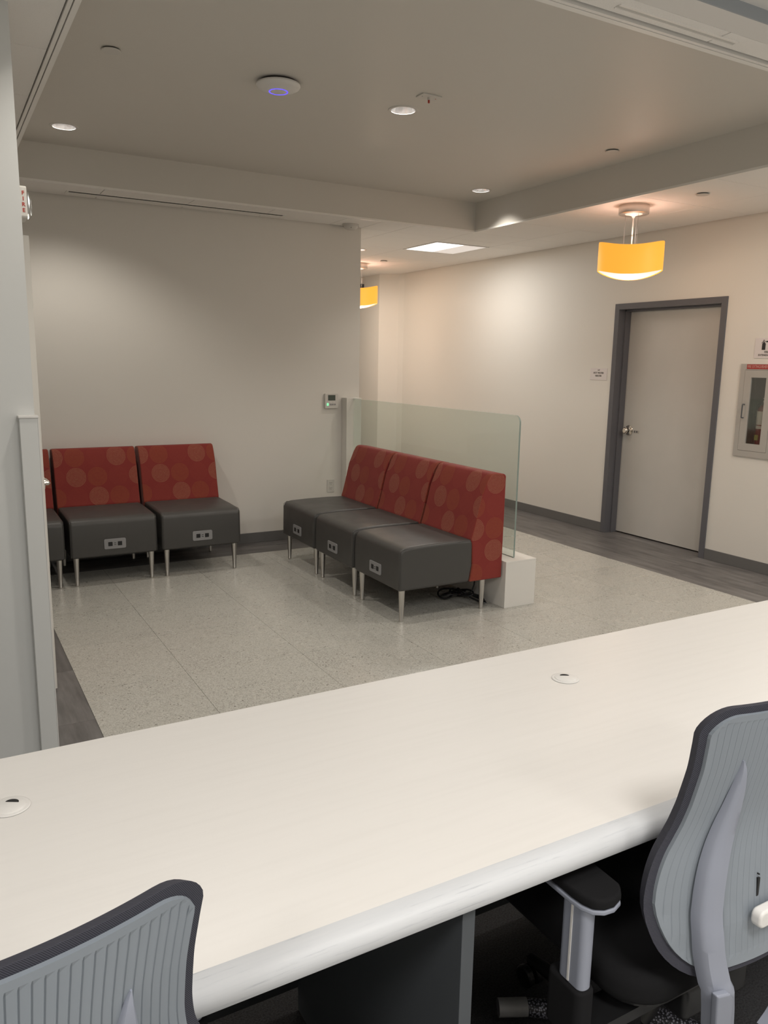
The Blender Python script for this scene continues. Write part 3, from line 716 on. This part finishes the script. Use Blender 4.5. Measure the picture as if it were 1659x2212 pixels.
WY0, WY1, WZ0, WZ1 = 3.714, 3.839, 0.955, 1.444
bm = nb(); DX0, DX1 = XR - 0.011, XR + 0.004
g = 0.002
for a in ((OY0 + g, WY0, OZ0 + g, OZ1 - g), (WY1, OY1 - g, OZ0 + g, OZ1 - g), (WY0, WY1, OZ0 + g, WZ0), (WY0, WY1, WZ1, OZ1 - g)): box(bm, DX0, DX1, *a)
dr = part('door', bm, 'cabinet', t_)
bm = nb(); tube(bm, [(DX0, 3.872, 1.245), (DX0 - 0.022, 3.872, 1.245), (DX0 - 0.024, 3.872, 1.240), (DX0 - 0.024, 3.872, 1.150), (DX0 - 0.022, 3.872, 1.145), (DX0, 3.872, 1.145)], 0.004, 8)
obj('handle', bm, 'gable', dr)
obj('pane', B(XR - 0.004, XR - 0.001, WY0 - 0.003, WY1 + 0.003, WZ0 - 0.003, WZ1 + 0.003), 'clear', dr)
lb = part('label_strip', B(XR - 0.0108, XR - 0.0095, 3.625, 3.884, 1.506, 1.540), 'redlab', t_)
text('FIRE EXTINGUISHER', 0.031, 'pinktxt', lb, (XR - 0.0112, 3.879, 1.523), (PI / 2, 0, -PI / 2), align='LEFT', sx=0.60)
ex = thing('fire_extinguisher', 'dark red fire extinguisher standing behind the cabinet window', 'fire extinguisher', (XR + 0.07, 3.742, CZ0 + 0.004))
cx, cy, cz = XR + 0.072, 3.752, CZ0 + 0.004
part('cylinder', lathe(nb(), [(0, 0.002), (0.052, 0.002), (0.055, 0.008), (0.055, 0.30), (0.050, 0.325), (0.034, 0.345), (0.018, 0.352), (0.018, 0.365), (0, 0.365)], (cx, cy, cz), 32), 'extred', ex, smooth=True)
sl = lathe(nb(), [(0.0556, 0.205), (0.0556, 0.325 - 0.02)], (cx, cy, cz), 32)
part('paper_label', sl, 'offwhite', ex, smooth=True)
part('lower_label', lathe(nb(), [(0.0556, 0.175), (0.0556, 0.198)], (cx, cy, cz), 32), 'offwhite', ex, smooth=True)
part('inspection_tag', B(cx - 0.0575, cx - 0.0555, cy + 0.000, cy + 0.030, cz + 0.09, cz + 0.13), 'yellow', ex)
bm = nb(); cyl(bm, (cx, cy, cz), 0.016, 0.36, 0.395, 20); box(bm, cx - 0.012, cx + 0.012, cy - 0.05, cy + 0.02, cz + 0.395, cz + 0.402); box(bm, cx - 0.012, cx + 0.012, cy - 0.055, cy + 0.01, cz + 0.412, cz + 0.418)
part('valve', bm, 'alu', ex)
hp = [(cx, cy + 0.012, cz + 0.38), (cx, cy + 0.035, cz + 0.378), (cx - 0.004, cy + 0.058, cz + 0.345), (cx - 0.006, cy + 0.068, cz + 0.28), (cx - 0.006, cy + 0.068, cz + 0.12), (cx - 0.006, cy + 0.066, cz + 0.07)]
part('hose', tube(nb(), hp, [0.009, 0.010, 0.011, 0.011, 0.011, 0.014], 12), 'black', ex, smooth=True)
bm = nb(); cyl(bm, (cx - 0.056, cy, cz + 0.28), 0.012, -0.003, 0.003, 16, 'X')
part('gauge', cyl(nb(), (cx - 0.02, cy, cz + 0.378), 0.010, -0.006, 0.002, 16, 'X'), 'alu', ex); bm.free()

# ------------------------------------------------------------------ glass partition on plinth
PX0, PX1, PY0, PZ = 3.032, 3.272, 3.774, 0.300
t_ = thing('partition_plinth', 'low white boxed plinth running behind the three red and grey chairs', 'plinth', ((PX0 + PX1) / 2, 5.0, 0))
part('body', B(PX0, PX1, PY0, YF - 0.010, 0, PZ - 0.012), 'whitelam', t_, bevel=0.001)
part('top_panel', B(PX0, PX1, PY0, YF - 0.010, PZ - 0.012, PZ), 'whitelam', t_, bevel=0.001)
t_ = thing('glass_partition', 'green tinted glass screen with rounded corner standing on the white plinth', 'glass screen', (3.149, 5.0, PZ))
g_ = nb(); prism(g_, rrect(3.846, 6.0812, PZ, 1.199, 0.045, 8, (0, 1, 0, 0)), 3.143, 3.155, 'X')
o = part('glass_panel', g_, ['glass', 'glassedge'], t_)
for p in o.data.polygons:
    if abs(p.normal.x) < 0.5: p.material_index = 1
t_ = thing('partition_post', 'white boxed wall post that holds the glass screen', 'post', (3.15, 6.12, 0))
part('post_body', B(3.080, 3.222, 6.081, YF - 0.002, PZ, 1.203), 'wall', t_, bevel=0.0015)

# ------------------------------------------------------------------ lounge chairs (local: x across, y back, z up; front at y=0)
SW = 0.567
def lounge_chair():
    t_ = thing('lounge_chair', '-', 'chair', (0, 0, 0), 'red and charcoal lounge chairs with power outlets')
    # seat: rounded box with crowned top
    bm = nb(); nx, ny = 12, 12; hw = SW / 2
    prof = [(0.500, 0.194), (0.012, 0.194), (0.000, 0.206), (-0.002, 0.33), (0.002, 0.415), (0.010, 0.436), (0.026, 0.449), (0.060, 0.456), (0.20, 0.461), (0.38, 0.462), (0.520, 0.458), (0.520, 0.30)]
    prism(bm, prof, -hw, hw, 'X')
    s = part('seat', bm, 'vinyl', t_, bevel=0.020, seg=5, angle=60)
    # piping seam around the front and the side top edges
    pp = [(-hw + 0.003, 0.50, 0.4555), (-hw + 0.003, 0.03, 0.4475), (-hw + 0.005, 0.006, 0.432), (-hw + 0.003, 0.003, 0.20)]
    for sgn in (1, -1):
        obj('seam', tube(nb(), [(x * -sgn, y, z) for x, y, z in pp], 0.0016, 6), 'vinyl', s)
    # power plate
    pl = part('power_plate', prism(nb(), rrect(-0.071, 0.071, 0.2435, 0.3125, 0.010), -0.0065, 0.002, 'Y'), 'plate', t_, bevel=0.0015)
    for sx_ in (-1, 1):
        obj('socket', prism(nb(), rrect(sx_ * 0.031 - 0.014, sx_ * 0.031 + 0.014, 0.264, 0.292, 0.002), -0.0078, -0.006, 'Y'), 'black', pl)
    for dz in (-1, 1):
        obj('usb_port', B(-0.0068, 0.0068, -0.0076, -0.006, 0.278 + dz * 0.006 - 0.0016, 0.278 + dz * 0.006 + 0.0016), 'black', pl)
    # back: side profile with sloped front, straight rear, reaching down to the underside
    prof = [(0.500, 0.196), (0.515, 0.297), (0.508, 0.424), (0.500, 0.463), (0.512, 0.50), (0.532, 0.575), (0.566, 0.717), (0.606, 0.812), (0.626, 0.846), (0.642, 0.858), (0.665, 0.860), (0.735, 0.851), (0.746, 0.838), (0.745, 0.60), (0.742, 0.196)]
    hb = SW / 2 + 0.004
    bm = nb(); prism(bm, prof, -hb, hb, 'X')
    bmesh.ops.recalc_face_normals(bm, faces=bm.faces)
    uvl = bm.loops.layers.uv.new('UVMap')
    for f in bm.faces:
        n = f.normal
        for l in f.loops:
            c = l.vert.co
            if abs(n.x) > 0.6: l[uvl].uv = (c.y - 0.67 + 0.0725 + 0.145 * 8, c.z - 0.80 + 0.07 + 0.14 * 6)
            elif abs(n.y) > abs(n.z): l[uvl].uv = (c.x + 0.0705 + 0.145 * 4, c.z - 0.80 + 0.07 + 0.14 * 6)
            else: l[uvl].uv = (c.x + 0.0705 + 0.145 * 4, c.y - 0.64 + 0.86 - 0.80 + 0.07 + 0.14 * 6)
    bk = part('backrest', bm, 'fabric', t_, bevel=0.018, seg=4, angle=28)
    for x_ in (-hw + 0.037, hw - 0.107 + 0.07):
        for y_ in (0.040, 0.622):
            lg = nb(); lathe(lg, [(0, 0.0), (0.0115, 0.0), (0.0125, 0.004), (0.0125, 0.010), (0.0115, 0.012), (0.0200, 0.193), (0, 0.193)], (x_, y_, 0), 20)
            part('leg', lg, 'alu', t_, smooth=True)
    part('underframe', B(-hw + 0.03, hw - 0.03, 0.03, 0.66, 0.188, 0.197), 'black', t_)
    return t_
proto = lounge_chair()
spots = [((1.000, 5.410, 0), 0, 'red and charcoal lounge chair in the middle of the row by the far wall'),
         ((1.600, 5.410, 0), 0, 'red and charcoal lounge chair at the right end of the row by the far wall'),
         ((0.402, 5.410, 0), 0, 'leftmost red and charcoal lounge chair, mostly hidden behind the left wall corner'),
         ((2.279, 4.089, 0), -PI / 2, 'red and charcoal lounge chair nearest the desk, at the open end of the glass screen'),
         ((2.279, 4.687, 0), -PI / 2, 'red and charcoal lounge chair in the middle of the row before the glass screen'),
         ((2.279, 5.285, 0), -PI / 2, 'red and charcoal lounge chair of the glass screen row nearest the far wall')]
for i, (lc_, rz, lb) in enumerate(spots):
    o = proto if i == 0 else copy_tree(proto)
    o.location = lc_; o.rotation_euler = (0, 0, rz); o['label'] = lb

# coiled black cable under the near chair
bm = nb(); pts = []
for i in range(90):
    a = i / 89 * 5 * 2 * PI
    pts.append((2.885 + 0.045 * math.cos(a) + 0.085 * math.sin(a * 0.5 + 0.4) * 0.9, 4.16 - 0.10 * math.sin(a) * 0.6 - 0.0012 * i, 0.010 + 0.030 * (0.5 + 0.5 * math.sin(a * 1.3)) + 0.0002 * i))
tube(bm, pts, 0.006, 8)
tube(bm, [(2.93, 4.05, 0.03), (2.965, 4.03, 0.055), (2.975, 4.02, 0.10), (2.985, 4.03, 0.15), (2.988, 4.06, 0.19)], 0.005, 8)
for k in range(3):
    tube(bm, [(2.90 + 0.012 * k, 4.10 - 0.02 * k, 0.012 + 0.01 * k), (2.955, 4.02, 0.03 + 0.006 * k), (2.985, 3.94 + 0.01 * k, 0.018 + 0.01 * k), (2.975, 3.89 + 0.012 * k, 0.014 + 0.008 * k), (2.94, 3.91, 0.02), (2.92, 3.99, 0.03)], 0.006, 8)
tag(obj('power_cable', bm, 'black', loc=(2.93, 4.05, 0), smooth=True), 'bundled black power cable on the floor behind the near chair leg', 'cable')

# ------------------------------------------------------------------ desk
DT, DB = 0.740, 0.702; DYB, DYF = 1.597, 0.846
dk = thing('reception_desk', 'long white laminate counter desk with rounded front edge', 'desk', (1.0, 1.2, 0))
prof = [(DYB, DB), (DYB, DT), (DYF + 0.034, DT)]
for i in range(1, 9):
    a = i / 8 * PI / 2 * 0.95; prof.append((DYF + 0.034 - 0.034 * math.sin(a), DT - 0.024 + 0.024 * math.cos(a)))
prof += [(DYF, DB + 0.002), (DYF + 0.002, DB)]
bm = nb(); prism(bm, prof, -1.6, 3.6, 'X')
wt = part('worktop', bm, ['desk', 'deskedge'], dk, smooth=False)
for p in wt.data.polygons:
    cy_ = p.center.y + 1.2
    if cy_ < DYF + 0.034 and abs(p.normal.x) < 0.5: p.material_index = 1
    if cy_ < DYF + 0.04 and abs(p.normal.x) < 0.5: p.use_smooth = True
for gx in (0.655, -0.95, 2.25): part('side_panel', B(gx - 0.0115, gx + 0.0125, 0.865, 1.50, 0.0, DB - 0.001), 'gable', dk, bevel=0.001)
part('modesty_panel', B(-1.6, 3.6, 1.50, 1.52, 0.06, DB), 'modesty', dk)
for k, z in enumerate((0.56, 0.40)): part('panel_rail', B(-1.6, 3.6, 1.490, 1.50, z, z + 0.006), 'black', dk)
part('cable_tray', B(0.0, 0.60, 1.30, 1.498, 0.615, 0.70), 'modesty', dk)
def grommet(x, y, label, rot):
    g_ = thing('cable_grommet', label, 'grommet', (x, y, DT), 'white cable grommets in the desk top')
    part('flange', lathe(nb(), [(0.0, 0.0008), (0.031, 0.0008), (0.0335, 0.0002), (0.0338, -0.0002)], (x, y, DT + 0.0012), 40), 'whiteplas', g_, smooth=True)
    part('cap', lathe(nb(), [(0, 0.0032), (0.0235, 0.0032), (0.026, 0.0022), (0.0265, 0.0005)], (x, y, DT + 0.001), 40), 'whiteplas', g_, smooth=True)
    a = rot; dx_, dy_ = math.cos(a), math.sin(a)
    pts_ = []
    for i in range(13):
        t2 = -PI / 2 + PI * i / 12; pts_.append((x + 0.009 * dx_ * 1 + 0.0115 * (math.cos(t2) * dx_ * 0.8 - math.sin(t2) * dy_), y + 0.009 * dy_ + 0.0115 * (math.cos(t2) * dy_ * 0.8 + math.sin(t2) * dx_)))
    part('cable_notch', prism(nb(), pts_, DT + 0.0042, DT + 0.0047, 'Z'), 'slot', g_)
grommet(1.325, 1.395, 'white round cable grommet at the right of the desk top', math.radians(60))
grommet(0.063, 1.405, 'white round cable grommet at the left edge of the desk top', math.radians(60))

# ------------------------------------------------------------------ office chairs
ZB, ZTOP, RT, WT = .505, 1.0, .055, .204
def wside(z): return sinterp(z, [.50, .64, .67, .70, .73, .76, .79, .83, .88, .93, .965, 1.0], [.243, .243, .240, .234, .224, .211, .201, .196, .195, .199, .203, .204])
def outline(z, ins=0.0):
    zt, zb = ZTOP - ins, ZB + ins
    w_ = wside(z) - ins
    r = RT - ins * 0.6
    if z > zt - r: w_ = min(w_, WT - ins - r + math.sqrt(max(r * r - (z - (zt - r)) ** 2, 0)))
    bb = 0.15
    if z < zb + bb: w_ = min(w_, .122 - ins * 0.4 + .121 * math.sqrt(max(1 - ((zb + bb - z) / bb) ** 2, 0)) - ins * 0.6 + 0.0)
    return w_
def interp(x, xs_, ys_):
    if x <= xs_[0]: return ys_[0]
    for i in range(len(xs_) - 1):
        if x <= xs_[i + 1]: return ys_[i] + (ys_[i + 1] - ys_[i]) * (x - xs_[i]) / (xs_[i + 1] - xs_[i])
    return ys_[-1]
def sinterp(x, xs_, ys_):
    if x <= xs_[0]: return ys_[0]
    if x >= xs_[-1]: return ys_[-1]
    n = len(xs_); sl = [(ys_[i + 1] - ys_[i]) / (xs_[i + 1] - xs_[i]) for i in range(n - 1)]
    mm = [sl[0]] + [0.0 if sl[i - 1] * sl[i] <= 0 else 2 * sl[i - 1] * sl[i] / (sl[i - 1] + sl[i]) for i in range(1, n - 1)] + [sl[-1]]
    i = max(k for k in range(n - 1) if xs_[k] <= x); h = xs_[i + 1] - xs_[i]; t_ = (x - xs_[i]) / h
    return ((2 * t_ ** 3 - 3 * t_ ** 2 + 1) * ys_[i] + (t_ ** 3 - 2 * t_ ** 2 + t_) * h * mm[i] + (-2 * t_ ** 3 + 3 * t_ ** 2) * ys_[i + 1] + (t_ ** 3 - t_ ** 2) * h * mm[i + 1])
def Ye(z): return sinterp(z, [.45, .50, .55, .60, .64, .67, .72, .80, .90, 1.02], [.738, .752, .767, .780, .788, .790, .787, .775, .755, .730])
def yb(u, z):
    wl = sinterp(z, [.5, .56, .6, .65, .8, 1.0], [.20, .225, .243, .25, .208, .208])
    return Ye(z) - .9 * (wl * wl - u * u)
def office_chair(label, cx, dyarm=0.0):
    t_ = thing('office_chair', label, 'chair', (cx, 1.02, 0), 'grey backed office chairs')
    # cushion / fabric layer: closed slab following the back surface
    def zrows(ins=0.0):
        zt, zb = ZTOP - ins, ZB + ins; r = RT - ins * 0.6
        zs_ = [zb + 0.15 * (1 - math.cos(PI / 2 * k / 12)) for k in range(13)]
        n = 40; lo, hi = zb + 0.15, zt - r
        zs_ += [lo + (hi - lo) * k / n for k in range(1, n + 1)]
        return zs_ + [hi + r * math.sin(PI / 2 * k / 9) for k in range(1, 10)]
    zs = zrows(); ns = 36
    bm = nb(); Fr, Bk = [], []
    for z in zs:
        w_ = outline(z); fr_, bk_ = [], []
        for i in range(ns + 1):
            s_ = -1 + 2 * i / ns; u = s_ * w_; y_ = yb(u, z)
            bk_.append(bm.verts.new((cx + u, y_, z))); fr_.append(bm.verts.new((cx + u * 0.965, y_ + 0.016, .75 + (z - .75) * 0.98)))
        Bk.append(bk_); Fr.append(fr_)
    for A in (Bk, Fr):
        for r in range(len(zs) - 1):
            for i in range(ns): bm.faces.new((A[r][i], A[r][i + 1], A[r + 1][i + 1], A[r + 1][i]))
    for r in range(len(zs) - 1):
        for i in (0, ns): bm.faces.new((Bk[r][i], Bk[r + 1][i], Fr[r + 1][i], Fr[r][i]))
    for r in (0, len(zs) - 1):
        for i in range(ns): bm.faces.new((Bk[r][i], Bk[r][i + 1], Fr[r][i + 1], Fr[r][i]))
    part('back_cushion', bm, 'chairmesh', t_, bevel=0.008, seg=3, angle=50)
    # ribbed flexible shell behind the cushion (towards the viewer)
    ins = 0.0135
    nrib = 34; sub = [0.0, 0.10, 0.22, 0.86, 0.93]
    sv = []
    for i in range(nrib):
        for f in sub: sv.append((i + f, f))
    sv.append((nrib, 0.0))
    bm = nb(); rows = []; rows2 = []
    zs2 = zrows(ins); z_lo, z_hi = zs2[0], zs2[-1]
    for z in zs2:
        w_ = outline(z, ins); wr_ = wside(z) - ins; row_ = []
        dv = min(z - z_lo, z_hi - z)
        for k, (iv, f) in enumerate(sv):
            s_ = -1 + 2 * iv / nrib; u = max(-w_, min(w_, s_ * wr_))
            groove = 0.0022 if (f in (0.10,) and dv > 0.012 and 0.5 < iv < nrib - 0.5 and abs(u) < w_ - 0.008) else (0.0010 if f == 0.22 and dv > 0.012 and 0.5 < iv < nrib - 0.5 and abs(u) < w_ - 0.008 else 0.0)
            y_ = yb(u, z) - 0.006 + groove
            row_.append(bm.verts.new((cx + u, y_, z)))
        rows.append(row_)
    for a, b_ in zip(rows, rows[1:]):
        for i in range(len(a) - 1): bm.faces.new((a[i], a[i + 1], b_[i + 1], b_[i]))
    # rim wall back to the cushion
    edge = [r[0] for r in rows] + rows[-1][1:] + [r[-1] for r in rows[::-1]][1:] + rows[0][::-1][1:]
    lo_ = [bm.verts.new((v.co.x, v.co.y + 0.008, v.co.z)) for v in edge]
    for i in range(len(edge) - 1): bm.faces.new((edge[i], edge[i + 1], lo_[i + 1], lo_[i]))
    sh = part('back_shell', bm, 'shell', t_, smooth=False)
    # groove shadow slits at the top of the ribs
    # two spine arms
    def arm(sg):
        path = [(-.116, .900, .001, .003), (-.113, .880, .006, .008), (-.112, .855, .011, .011), (-.114, .820, .016, .015), (-.120, .780, .021, .019), (-.129, .740, .0245, .022), (-.138, .700, .0265, .024), (-.144, .660, .027, .025), (-.147, .625, .027, .026), (-.146, .595, .027, .027), (-.143, .565, .027, .028), (-.138, .535, .0275, .028), (-.131, .500, .028, .028), (-.119, .460, .029, .027), (-.106, .410, .030, .026), (-.088, .360, .030, .024), (-.065, .335, .030, .022)]
        path0 = path; ks = list(range(len(path0))); path = []
        for q in range((len(path0) - 1) * 4 + 1):
            f = q / 4.0; path.append(tuple(sinterp(f, ks, [p_[c_] for p_ in path0]) for c_ in range(4)))
        bm = nb(); rings = []
        for u, z, hw_, dp in path:
            ub = yb(u, max(z, .5)) - 0.006 if z > .5 else yb(-.115, .5) - 0.006 + (0.5 - z) * 0.10
            pr = [(-hw_, 0.002), (-hw_ * 0.96, -dp * 0.55), (-hw_ * 0.72, -dp * 0.85), (0.0, -dp * 0.98), (hw_ * 0.62, -dp), (hw_ * 0.92, -dp * 0.72), (hw_, 0.002)]
            rings.append([bm.verts.new((cx + sg * (u + a), ub + d_, z)) for a, d_ in pr])
        for a, b_ in zip(rings, rings[1:]):
            n = len(a)
            for i in range(n): j = (i + 1) % n; bm.faces.new((a[i], a[j], b_[j], b_[i]))
        bm.faces.new(rings[0]); bm.faces.new(rings[-1][::-1])
        so = part('spine_arm', bm, 'arm', t_, smooth=True)
        # overlay bracket on the lower arm
        bm = nb(); P0 = [(-.168, .520), (-.133, .510), (-.121, .494), (-.098, .37), (-.136, .37)]
        rr1 = [bm.verts.new((cx + sg * u, yb(-.115, .5) - 0.006 + (0.5 - z) * 0.10 - 0.034, z)) for u, z in P0]
        rr2 = [bm.verts.new((cx + sg * u, yb(-.115, .5) - 0.006 + (0.5 - z) * 0.10 - 0.020, z)) for u, z in P0]
        bm.faces.new(rr1); bm.faces.new(rr2[::-1])
        for i in range(5): j = (i + 1) % 5; bm.faces.new((rr1[i], rr2[i], rr2[j], rr1[j]))
        obj('arm_bracket', bm, 'arm', so, loc=ORG[so.name], bevel=0.004, seg=3)
    for sg in (1, -1): arm(sg)
    # lumbar adjuster: slot and handle
    bm = nb(); ly = yb(-0.03, .65) - 0.0068
    box(bm, cx - 0.034, cx - 0.029, ly - 0.001, ly + 0.003, .628, .662); box(bm, cx - 0.0335, cx - 0.0315, ly - 0.001, ly + 0.003, .668, .670)
    part('lumbar_slot', bm, 'slot', t_)
    ly = yb(0, .60) - 0.006
    bm = nb(); prism(bm, rrect(cx - 0.060, cx + 0.060, .590, .622, .012), ly - 0.024, ly - 0.004, 'Y')
    part('lumbar_knob', bm, 'whiteplas', t_, bevel=0.005, seg=3)
    # seat, mechanism, base
    bm = nb(); prism(bm, rrect(cx - 0.25, cx + 0.25, .775, 1.28, 0.09, 8), .425, .490, 'Z')
    part('seat', bm, 'seatfab', t_, bevel=0.025, seg=4)
    part('seat_pan', prism(nb(), rrect(cx - 0.22, cx + 0.22, .80, 1.24, 0.08, 6), .405, .426, 'Z'), 'black', t_)
    part('tilt_mechanism', B(cx - 0.09, cx + 0.09, .80, 1.10, .335, .405), 'black', t_, bevel=0.012)
    part('gas_lift', lathe(nb(), [(0, .10), (0.026, .10), (0.026, .24), (0.0145, .24), (0.0145, .34), (0, .34)], (cx, 1.0, 0), 24), 'black', t_, smooth=False)
    bs = part('base', lathe(nb(), [(0, .07), (0.045, .07), (0.045, .115), (0.030, .125), (0, .125)], (cx, 1.0, 0), 24), 'black', t_)
    for k in range(5):
        a = 2 * PI * k / 5 + 0.35; c_, s_ = math.cos(a), math.sin(a)
        bm = nb(); tube(bm, [(cx + 0.03 * c_, 1.0 + 0.03 * s_, .098), (cx + 0.17 * c_, 1.0 + 0.17 * s_, .090), (cx + 0.30 * c_, 1.0 + 0.30 * s_, .072)], [0.024, 0.020, 0.014], 10)
        part('base_spoke', bm, 'black', t_, smooth=True)
        bm = nb()
        for sd in (-0.014, 0.014):
            px_, py_ = cx + 0.30 * c_ - s_ * sd, 1.0 + 0.30 * s_ + c_ * sd
            w0 = nb(); lathe(w0, [(0, -0.009), (0.024, -0.009), (0.027, -0.005), (0.027, 0.005), (0.024, 0.009), (0, 0.009)], (0, 0, 0), 20, 'X')
            bmesh.ops.rotate(w0, verts=w0.verts, cent=(0, 0, 0), matrix=Matrix.Rotation(a + PI / 2, 3, 'Z')); bmesh.ops.translate(w0, verts=w0.verts, vec=(px_, py_, .028))
            me_ = bpy.data.meshes.new('t'); w0.to_mesh(me_); w0.free(); bm.from_mesh(me_); bpy.data.meshes.remove(me_)
        part('caster', bm, 'chrome' if k == 3 else 'black', t_)
    # armrests
    for sg in (-1, 1):
        ax = cx + sg * 0.318; dy = dyarm
        am = part('armrest_post', prism(nb(), rrect(ax - 0.014, ax + 0.014, .822 + dy, .880 + dy, 0.012, 5), .488, .640, 'Z'), 'arm', t_, bevel=0.002)
        obj('post_highlight', B(ax + sg * 0.0135, ax + sg * 0.0155, .850 + dy, .854 + dy, .492, .636), 'whiteplas', am, loc=ORG[am.name])  # white strip painted on as the highlight down the post
        obj('post_foot', prism(nb(), rrect(ax - 0.020, ax + 0.020, .818 + dy, .90 + dy, 0.014, 5), .385, .488, 'Z'), 'seatfab', am, loc=ORG[am.name], bevel=0.006)
        part('armrest_bracket', B(min(ax, cx + sg * 0.10), max(ax, cx + sg * 0.10), .82 + dy, .88 + dy, .380, .402), 'black', t_)
        o_ = ax + sg * 0.022
        rim = [(o_, .99 + dy), (o_, .85 + dy), (o_ - sg * 0.003, .828 + dy), (o_ - sg * 0.012, .811 + dy), (o_ - sg * 0.028, .801 + dy), (o_ - sg * 0.048, .799 + dy), (o_ - sg * 0.068, .806 + dy), (o_ - sg * 0.082, .822 + dy), (o_ - sg * 0.088, .99 + dy), (o_ - sg * 0.044, 1.02 + dy)]
        rs = part('armrest_base', prism(nb(), rim, .640, .648, 'Z'), 'arm', t_, bevel=0.002)
        obj('armrest_pad', prism(nb(), [(x_ + (-sg * 0.002 if abs(x_ - o_) < 0.01 else 0), y_) for x_, y_ in rim], .648, .668, 'Z'), 'seatfab', rs, loc=ORG[rs.name], bevel=0.006)
    return t_
office_chair('office chair with ribbed grey back at the right end of the desk', 1.19)
lc2 = office_chair('office chair with ribbed grey back at the lower left, only its top corner in view', 0.0, 0.24)
lc2.location = (-0.024, 0.989, 0); lc2.rotation_euler = (0, 0, 0.115)

# braided cable sleeve lying under the desk
t_ = thing('cable_sleeve', 'silver braided cable sleeve with a grey cuff under the desk', 'cable sleeve', (1.15, 1.15, 0))
part('cuff', tube(nb(), [(1.030, 1.235, 0.05), (1.090, 1.205, 0.05)], 0.020, 16), 'plate', t_, smooth=True)
part('sleeve', tube(nb(), [(1.088, 1.206, 0.05), (1.14, 1.17, 0.048), (1.19, 1.14, 0.046), (1.25, 1.10, 0.044), (1.31, 1.07, 0.042), (1.36, 1.02, 0.04), (1.40, 0.95, 0.038)], [0.019, 0.022, 0.024, 0.026, 0.026, 0.026, 0.024], 20), 'braid', t_, smooth=True)
part('tie_band', tube(nb(), [(1.215, 1.124, 0.0453), (1.245, 1.104, 0.0443)], 0.0268, 20), 'black', t_, smooth=True)
